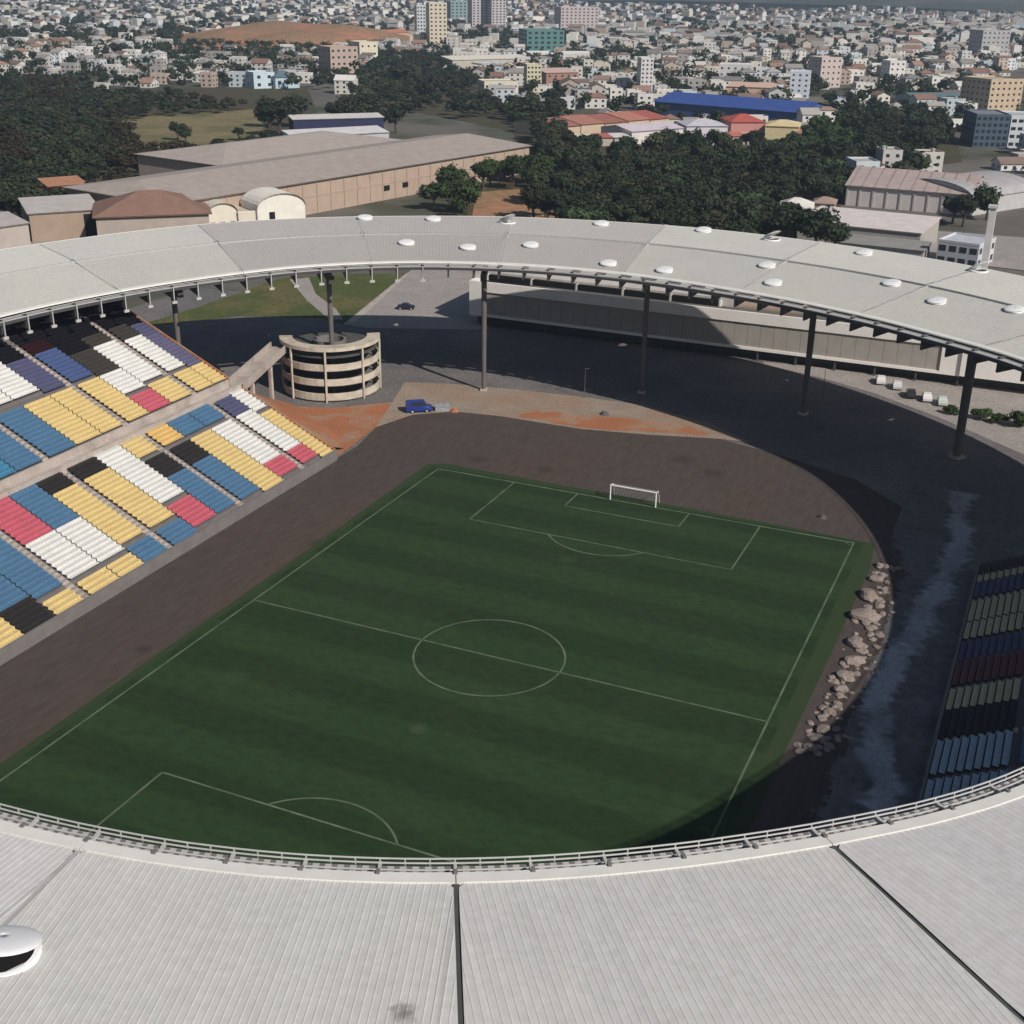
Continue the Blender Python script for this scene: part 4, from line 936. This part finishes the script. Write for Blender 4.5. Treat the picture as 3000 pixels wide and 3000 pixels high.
def tint_wood(q, p):
    n_ = noise.noise(Vector((p[0]*.02, p[1]*.02, 0))); d_ = rt.uniform(.62, 1.05)
    if q[0] > 330 and q[1] > 395 or n_ > .28: return (1.25*d_, .80*d_, .85*d_)      # dry brownish trees
    k_ = rt.random(); d_ *= 1.35 if k_ > .85 else 1.0
    return (.88*d_*(1.25 if k_ < .2 else 1), .98*d_, .95*d_)
def tint_grove(q, p):
    d_ = rt.uniform(.65, 1.15)
    if inpoly(q[0], q[1], GROVE[1]) or (2250 < q[0] < 2480 and q[1] < 480): return (1.1*d_, 1.4*d_, .9*d_)
    k_ = rt.random(); d_ *= 1.4 if k_ > .86 else (.8 if k_ < .3 else 1.0)
    return (.88*d_*(1.3 if k_ > .93 or k_ < .1 else 1), .98*d_*(1.12 if .86 < k_ < .93 else 1), .95*d_)
fill(WOOD, 8.2, 'left', 2.6, 4.8, tint_wood)
fill(GROVE, 8.8, 'grove', 3.4, 6.4, tint_grove)
for x, y, r in EXTRA:
    p = at(x, y); d_ = rt.uniform(.65,.95); TREES.append((p.x, p.y, r, r*1.0, (d_*.9, d_, d_*.95), 'single'))
TREES.sort(key=lambda t: -t[2] / math.hypot(t[0]-EYE.x, t[1]-EYE.y))
def hidden_by_roof(t):
    q = px_of((t[0], t[1], t[3] + t[2]*.6)); 
    return q[1] > 640 and q[0] > 0 and q[1] > 640 + abs(q[0]-1200)*.02 + (max(0, q[0]-1800)*.13)
TREES = [t for t in TREES if not hidden_by_roof(t)]
FAR = []
cnt = 0; TSEEN = set()
for t in TREES:
    q = px_of((t[0], t[1], t[3]))
    if cnt < 290 or t[5] == 'single':
        cnt += 1
        if t[5] == 'left': lb = ('dry brownish tree in the dense wood left of the grey warehouse' if t[4][0] > t[4][1]*1.2 else 'dark green tree in the dense wood at the left'); gp = 'trees of the left wood'
        elif t[5] == 'grove': lb = ('bright green bushy tree at the edge of the grove' if t[4][1] > t[4][0]*1.2 and t[4][1] > .9 else 'dark green tree in the dense grove ' + ('right of the long warehouse' if q[0] < 1640 and q[1] < 470 else ('above the stadium roof, left half' if q[0] < 1900 else ('above the stadium roof, right half' if q[1] > 470 else 'in front of the blue hall')))); gp = 'trees of the grove'
        else:
            sd = 'left' if q[0] < 700 else ('centre left' if q[0] < 1300 else 'right'); lb = 'free-standing dark tree at the %s, %s' % (sd, 'near the stadium roof' if q[1] > 560 else ('near the white sheds' if 330 < q[1] else 'among the town houses')); gp = 'free-standing trees'
            k_ = 2; l0 = lb
            ords = ['', '', 'second ', 'third ', 'fourth ', 'fifth ', 'sixth ', 'seventh ', 'eighth ', 'ninth ', 'tenth ', 'eleventh ', 'twelfth ', 'thirteenth ']
            while lb in TSEEN: lb = ords[min(k_, 13)] + l0; k_ += 1
            TSEEN.add(lb)
        i = cnt % 7
        o = thing('tree', lb, 'tree', (t[0], t[1], -.6), rt.uniform(0, 6.28), gp)
        c = link('crown', CROWNS[i], o, (0, 0, t[3] + .8), None, (t[2], t[2]*rt.uniform(.85,1.1), t[2]*rt.uniform(.8,1.0)), t[4])
        link('trunk', TRUNKS[i], o, (0,0,0), None, (t[2]*1.1, t[2]*1.1, t[3]*.95))
    else: FAR.append(t)
for x_, y_, r_, lb in ((2785,1212,1.6,'small green shrub left of the thick column beneath the hall end'),(2872,1226,2.2,'leafy green shrub just right of the thick roof column'),(2925,1238,1.8,'low shrub between two larger shrubs at the right edge'),(2985,1246,2.6,'largest green shrub at the right edge below the hall')):
    p = at(x_, y_); o = thing('shrub', lb, 'shrub', (p.x, p.y, -.1), x_*.7, 'shrubs at the hall end')
    link('foliage', CROWNS[x_ % 7], o, (0,0,r_*.55), None, (r_, r_, r_*.8), (1.25,1.5,1.0)); link('stem', TRUNKS[x_ % 7], o, (0,0,0), None, (r_*.8, r_*.8, r_*.5))
M['leaf_t'] = mat('far_leaves', (.046,.056,.026), (.026,.035,.018), .35, .7, 1.1, spec=.1, src='tint')
TB = MB()
def far_tree(x, y, r, zc, tint, lod=1):
    Q = FARQ[rt.randrange(6)]; c_, s_ = math.cos(x*7), math.sin(x*7)
    n0 = len(TB.v)
    for q in Q[::lod]:
        n0 = len(TB.v)
        for p in q: TB.v.append((x + r*(p.x*c_ - p.y*s_), y + r*(p.x*s_ + p.y*c_), zc + r*p.z*.9))
        TB.f.append((n0, n0+1, n0+2, n0+3)); TB.m.append(0); TB.c.append(tint)
for t in FAR: far_tree(t[0], t[1], t[2], t[3], t[4])

# ================================================================== TOWN HOUSES
WALLS = [(.80,.79,.77)]*5 + [(.74,.68,.58),(.74,.77,.82),(.62,.62,.63),(.55,.52,.50),(.80,.78,.74),(.56,.46,.40),(.62,.70,.76),(.70,.70,.66),(.45,.43,.42)]
ROOFS = [(.30,.285,.275),(.36,.345,.33),(.50,.48,.46),(.26,.16,.125),(.31,.20,.15),(.19,.185,.19),(.66,.65,.64),(.27,.20,.175)]
rc_ = random.Random(99)
NOBUILD = WOOD + GROVE + [[(350,340),(760,310),(810,430),(560,440),(360,375)], [(480,265),(760,250),(940,300),(1000,420),(1600,420),(1640,660),(-80,760),(-80,420)],
     [(1500,300),(3100,280),(3100,760),(1500,760)][:0] or [(1600,410),(2400,410),(2480,560),(3100,700),(3100,900),(1500,900)]]
CWN = ['white','white','white','white','white','cream','bluish-white','grey','dull grey','ivory','tan','pale blue','off-white','raw concrete']
def town_ok(p, q):
    if not (-140 < q[0] < 3140 and -60 < q[1] < 560): return False
    if q[0] < 1000 and q[1] > 262: return False
    if 1000 <= q[0] < 1620 and q[1] > 300: return False
    if any(inpoly(q[0], q[1], P) for P in NOBUILD): return False
    if infoot(p, 4): return False
    if hill_h(p) > 1.0: return False
    return True
HOUSES = []; FILLT = []
for district in range(1):
    y = 380.0
    while y < 3300:
        dd = y + 100; far = dd > 1500
        sy = 14.0 if dd < 1500 else (17 if dd < 2300 else 24)
        x = -0.95*dd - 80
        iy = int(y / 14)
        while x < .38*dd + 120:
            sx = 15.0 if dd < 1500 else (19 if dd < 2300 else 28)
            x += sx
            ang = .35*math.sin(x*.0021 + 1) + .3*math.sin(y*.0017)
            p = (x + rc_.uniform(-2,2) + 10*math.sin(y*.004), y + rc_.uniform(-2,2) + 22*math.sin(x*.005)); q = px_of((*p, 0))
            if int(x/15) % 7 == 0 or int(y/14) % 5 == 0: continue
            if not town_ok(p, q): continue
            nz_ = noise.noise(Vector((p[0]*.006, p[1]*.006, 9))); green = .46 + (.30 if nz_ > .15 else 0) + (.10 if q[0] < 1000 else 0) + (.25 if q[1] < 45 and q[0] > 2000 else 0)
            if rc_.random() < green: FILLT.append((p, rc_.uniform(3.0, 6.4))); continue
            i = rc_.randrange(len(WALLS)); st = rc_.choice((1,1,1,2,2,3,3 if dd < 1200 else 4)); k = rc_.random()
            kind = 'flat' if k < .5 else ('gable' if k < .8 else 'mono')
            if kind == 'mono' and rc_.random() < .5: kind = 'hip'
            W_ = rc_.uniform(7.5, 13.5) * (1.35 if far else 1) * (1.7 if rc_.random() < .08 else 1); D_ = rc_.uniform(7.5, 12.5) * (1.25 if far else 1)
            HOUSES.append((p, q, ang + rc_.choice((0,0,PI/2)) + rc_.uniform(-.06,.06), W_, D_, 2.9*st + rc_.uniform(.1,.6), kind, i, rc_.randrange(len(ROOFS))))
        y += sy
HOUSES.sort(key=lambda h: math.hypot(h[0][0]-EYE.x, h[0][1]-EYE.y))
def house_parts(W_, D_, H, kind):
    """wall mesh builder and roof mesh builder, origin at the centre of the base"""
    a, c = W_/2, D_/2; wb = MB(); rb = MB(); wb.box(-a, a, -c, c, 0, H, bottom=False)
    if kind == 'flat':
        rb.box(-a+.2, a-.2, -c+.2, c-.2, H+.003, H+.1, bottom=False)
        for q in ((-a,a,-c,-c+.18),(-a,a,c-.18,c),(-a,-a+.18,-c+.19,c-.19),(a-.18,a,-c+.19,c-.19)): wb.box(q[0],q[1],q[2],q[3],H+.002,H+.75, bottom=False)
    elif kind == 'gable':
        hr = H + D_*.24; o = .5
        for s in (-1, 1): rb.poly([(-a-o,s*(c+o),H-.15),(a+o,s*(c+o),H-.15),(a+o,0,hr),(-a-o,0,hr)][::-s]); rb.box(-a-o, a+o, min(s*(c+o), s*(c+o-.1)), max(s*(c+o), s*(c+o-.1)), H-.32, H-.16)
        for s in (-1, 1): wb.poly([(s*a,-c,H),(s*a,c,H),(s*a,0,hr-.1)][::s])
    elif kind == 'hip':
        hr = H + D_*.22; o = .5; k = min(a, c)*.9; T = [(-a-o,-c-o,H-.1),(a+o,-c-o,H-.1),(a+o,c+o,H-.1),(-a-o,c+o,H-.1),(-a+k,0,hr),(a-k,0,hr)]
        for f in ((0,1,5,4),(1,2,5),(2,3,4,5),(3,0,4)): rb.poly([T[i] for i in f])
    else:
        hr = H + 1.3; o = .4
        rb.poly([(-a-o,-c-o,H+.02),(a+o,-c-o,H+.02),(a+o,c+o,hr),(-a-o,c+o,hr)]); wb.poly([(-a,c,H),(-a,c,hr-.08),(a,c,hr-.08),(a,c,H)]); wb.poly([(-a,-c,H),(-a,c,H),(-a,c,hr-.08)]); wb.poly([(a,-c,H),(a,c,hr-.08),(a,c,H)])
    return wb, rb
def zone_of(q):
    x = q[0]
    row = 'front' if q[1] > 240 else ('middle' if q[1] > 150 else 'back')
    if x < 400: z = 'far left of town'
    elif x < 740: z = 'left of pale blue house'
    elif x < 1100: z = 'below the red hill'
    elif x < 1560: z = 'near cream tower'
    elif x < 1880: z = 'near teal office'
    elif x < 2120: z = 'right of slim tower'
    elif x < 2380: z = 'above blue hall'
    elif x < 2620: z = 'around pink block'
    elif x < 2850: z = 'left of tan block'
    else: z = 'around tan block'
    return z, row
ind = HOUSES[:290]; rest = HOUSES[290:]
SEEN = {}
KN = {'flat':'flat-roofed', 'gable':'gable-roofed', 'hip':'hip-roofed', 'mono':'lean-to-roofed'}
RN = ['grey','grey','pale','brown-red','orange-brown','dark','whitish','brown']
ORD = ['', 'second ', 'third ', 'fourth ', 'fifth ', 'sixth ', 'seventh ', 'eighth ', 'ninth ', 'tenth ', 'eleventh ', 'twelfth ']
keyed = []
for h in ind:
    z, row = zone_of(h[1]); st = int(h[5]/2.9); big = 'wide' if h[3] > 11.4 else ('narrow' if h[3] < 9.2 else 'mid-sized')
    keyed.append((h, '%s %s %s-storey house, %s roof, %s, %s row' % (big, CWN[h[7]], ('one','two','three','four')[min(st,4)-1], ('flat ' if h[6]=='flat' else ('hipped ' if h[6]=='hip' else ('sloping ' if h[6]=='mono' else 'ridged '))) + RN[h[8]], z, row)))
grp = {}
for h, l in keyed: grp.setdefault(l, []).append(h)
for l, hs in grp.items():
    hs.sort(key=lambda h: h[1][0])
    for i, h in enumerate(hs):
        l = l.replace('mid-sized ', '') if len(l.split()) > 13 else l; lb = l if len(hs) == 1 else (l.replace(' house', ' house ' + ('leftmost' if i == 0 else ORD[min(i, 11)] + 'from left'), 1))
        p, q, ang, W_, D_, H, kind, ci, ri = h
        t = thing('house', lb, 'house', (p[0], p[1], -.6), ang, 'houses of the town')
        wb, rb = house_parts(W_, D_, H, kind)
        g1 = rc_.uniform(.86, 1.06); g2 = rc_.uniform(.8, 1.2); wc = tuple(min(.9, x*g1) for x in WALLS[ci])
        wb.build('wall', M['wall'], t, color=wc); rb.build('roof', M['rooft'], t, color=tuple(x*g2 for x in ROOFS[ri]))
        # windows and doors on the faces turned to the camera
        for fx, fy, ln in ((0,-1,W_),(1,0,D_),(-1,0,D_),(0,1,W_)):
            nx = fx*math.cos(ang) - fy*math.sin(ang); ny = fx*math.sin(ang) + fy*math.cos(ang)
            if nx*(EYE.x-p[0]) + ny*(EYE.y-p[1]) < 250: continue
            n = max(2, int(ln/3.6)); st = max(1, int(H/2.9))
            for s in range(st):
                for j in range(n):
                    off = ln*((j+.5)/n - .5); o = link('window', winbox(1.5, 1.3), t, (fx*W_/2 - (fy*off if fx == 0 else 0)*1.0, fy*D_/2 + (off if fx else 0), .9 + 2.9*s))
                    o.rotation_euler = (0, 0, 0 if fx == 0 else PI/2)
        if kind == 'flat' and rc_.random() < .55:
            b = MB(); b.tube((0,0,0), (0,0,1.3), .8, 12, .95); b.build('water_tank', M['wall'], t, loc=(W_*.25, D_*.2, H+.1), color=rc_.choice(((.10,.22,.42),(.5,.5,.5),(.7,.7,.7))))
CB = MB()
for p, q, ang, W_, D_, H, kind, ci, ri in rest:
    wb, rb = house_parts(W_, D_, H, kind if kind != 'flat' or math.hypot(*p) < 1700 else 'flat')
    g1 = rc_.uniform(.78, 1.08); g2 = rc_.uniform(.7, 1.2); wc = tuple(min(.92, x*g1) for x in WALLS[ci]); rcol = tuple(x*g2 for x in ROOFS[ri]); c_, s_ = math.cos(ang), math.sin(ang)
    if math.hypot(*p) < 1300:
        for fx, fy, ln in ((0,-1,W_),(1,0,D_),(-1,0,D_)):
            n = max(2, int(ln/4))
            for s in range(max(1, int(H/2.9))):
                for j in range(n):
                    off = ln*((j+.5)/n - .5)
                    if fx == 0: wb.poly([(off-.7,fy*(D_/2+.03),.9+2.9*s),(off+.7,fy*(D_/2+.03),.9+2.9*s),(off+.7,fy*(D_/2+.03),2.1+2.9*s),(off-.7,fy*(D_/2+.03),2.1+2.9*s)], 0, (.05,.055,.06))
                    else: wb.poly([(fx*(W_/2+.03),off-.7,.9+2.9*s),(fx*(W_/2+.03),off+.7,.9+2.9*s),(fx*(W_/2+.03),off+.7,2.1+2.9*s),(fx*(W_/2+.03),off-.7,2.1+2.9*s)], 0, (.05,.055,.06))
    for B_, col in ((wb, wc), (rb, rcol)):
        n0 = len(CB.v); CB.v += [(p[0]+x*c_-y*s_, p[1]+x*s_+y*c_, z-.6) for x, y, z in B_.v]
        for f, fc in zip(B_.f, B_.c): CB.f.append(tuple(n0+i for i in f)); CB.m.append(0); CB.c.append(fc or col)
stuff(tag(CB.build('distant_houses', M['city']), 'mass of small pale houses filling the distant town', 'houses'))
for p, r in FILLT:
    d_ = rc_.uniform(.6, 1.1); dist = math.hypot(p[0]-EYE.x, p[1]-EYE.y)
    far_tree(p[0], p[1], r*(1.25 if dist < 1500 else 1.9), r*1.05, (d_*.9, d_, d_*.95), 2 if dist < 1000 else (4 if dist < 1600 else 7))
stuff(tag(TB.build('distant_trees', M['leaf_t']), 'dark trees scattered through woods and distant town', 'trees'))

# ================================================================== HAZE
b = MB(); b.box(-7700, 6700, -800, 9100, -2.0, 230.0)
hz = b.build('haze', []); tag(hz, 'thin pale daylight haze over the town', 'haze', kind='stuff')
m = bpy.data.materials.new('haze_air'); m.use_nodes = True; T = m.node_tree; T.nodes.clear()
o_ = T.nodes.new('ShaderNodeOutputMaterial'); pv = T.nodes.new('ShaderNodeVolumePrincipled'); pv.inputs['Color'].default_value = (.62,.78,1.0,1); pv.inputs['Density'].default_value = HAZE if 'HAZE' in globals() else 1.5e-4; pv.inputs['Anisotropy'].default_value = .2
T.links.new(pv.outputs[0], o_.inputs['Volume']); hz.data.materials.clear(); hz.data.materials.append(m)
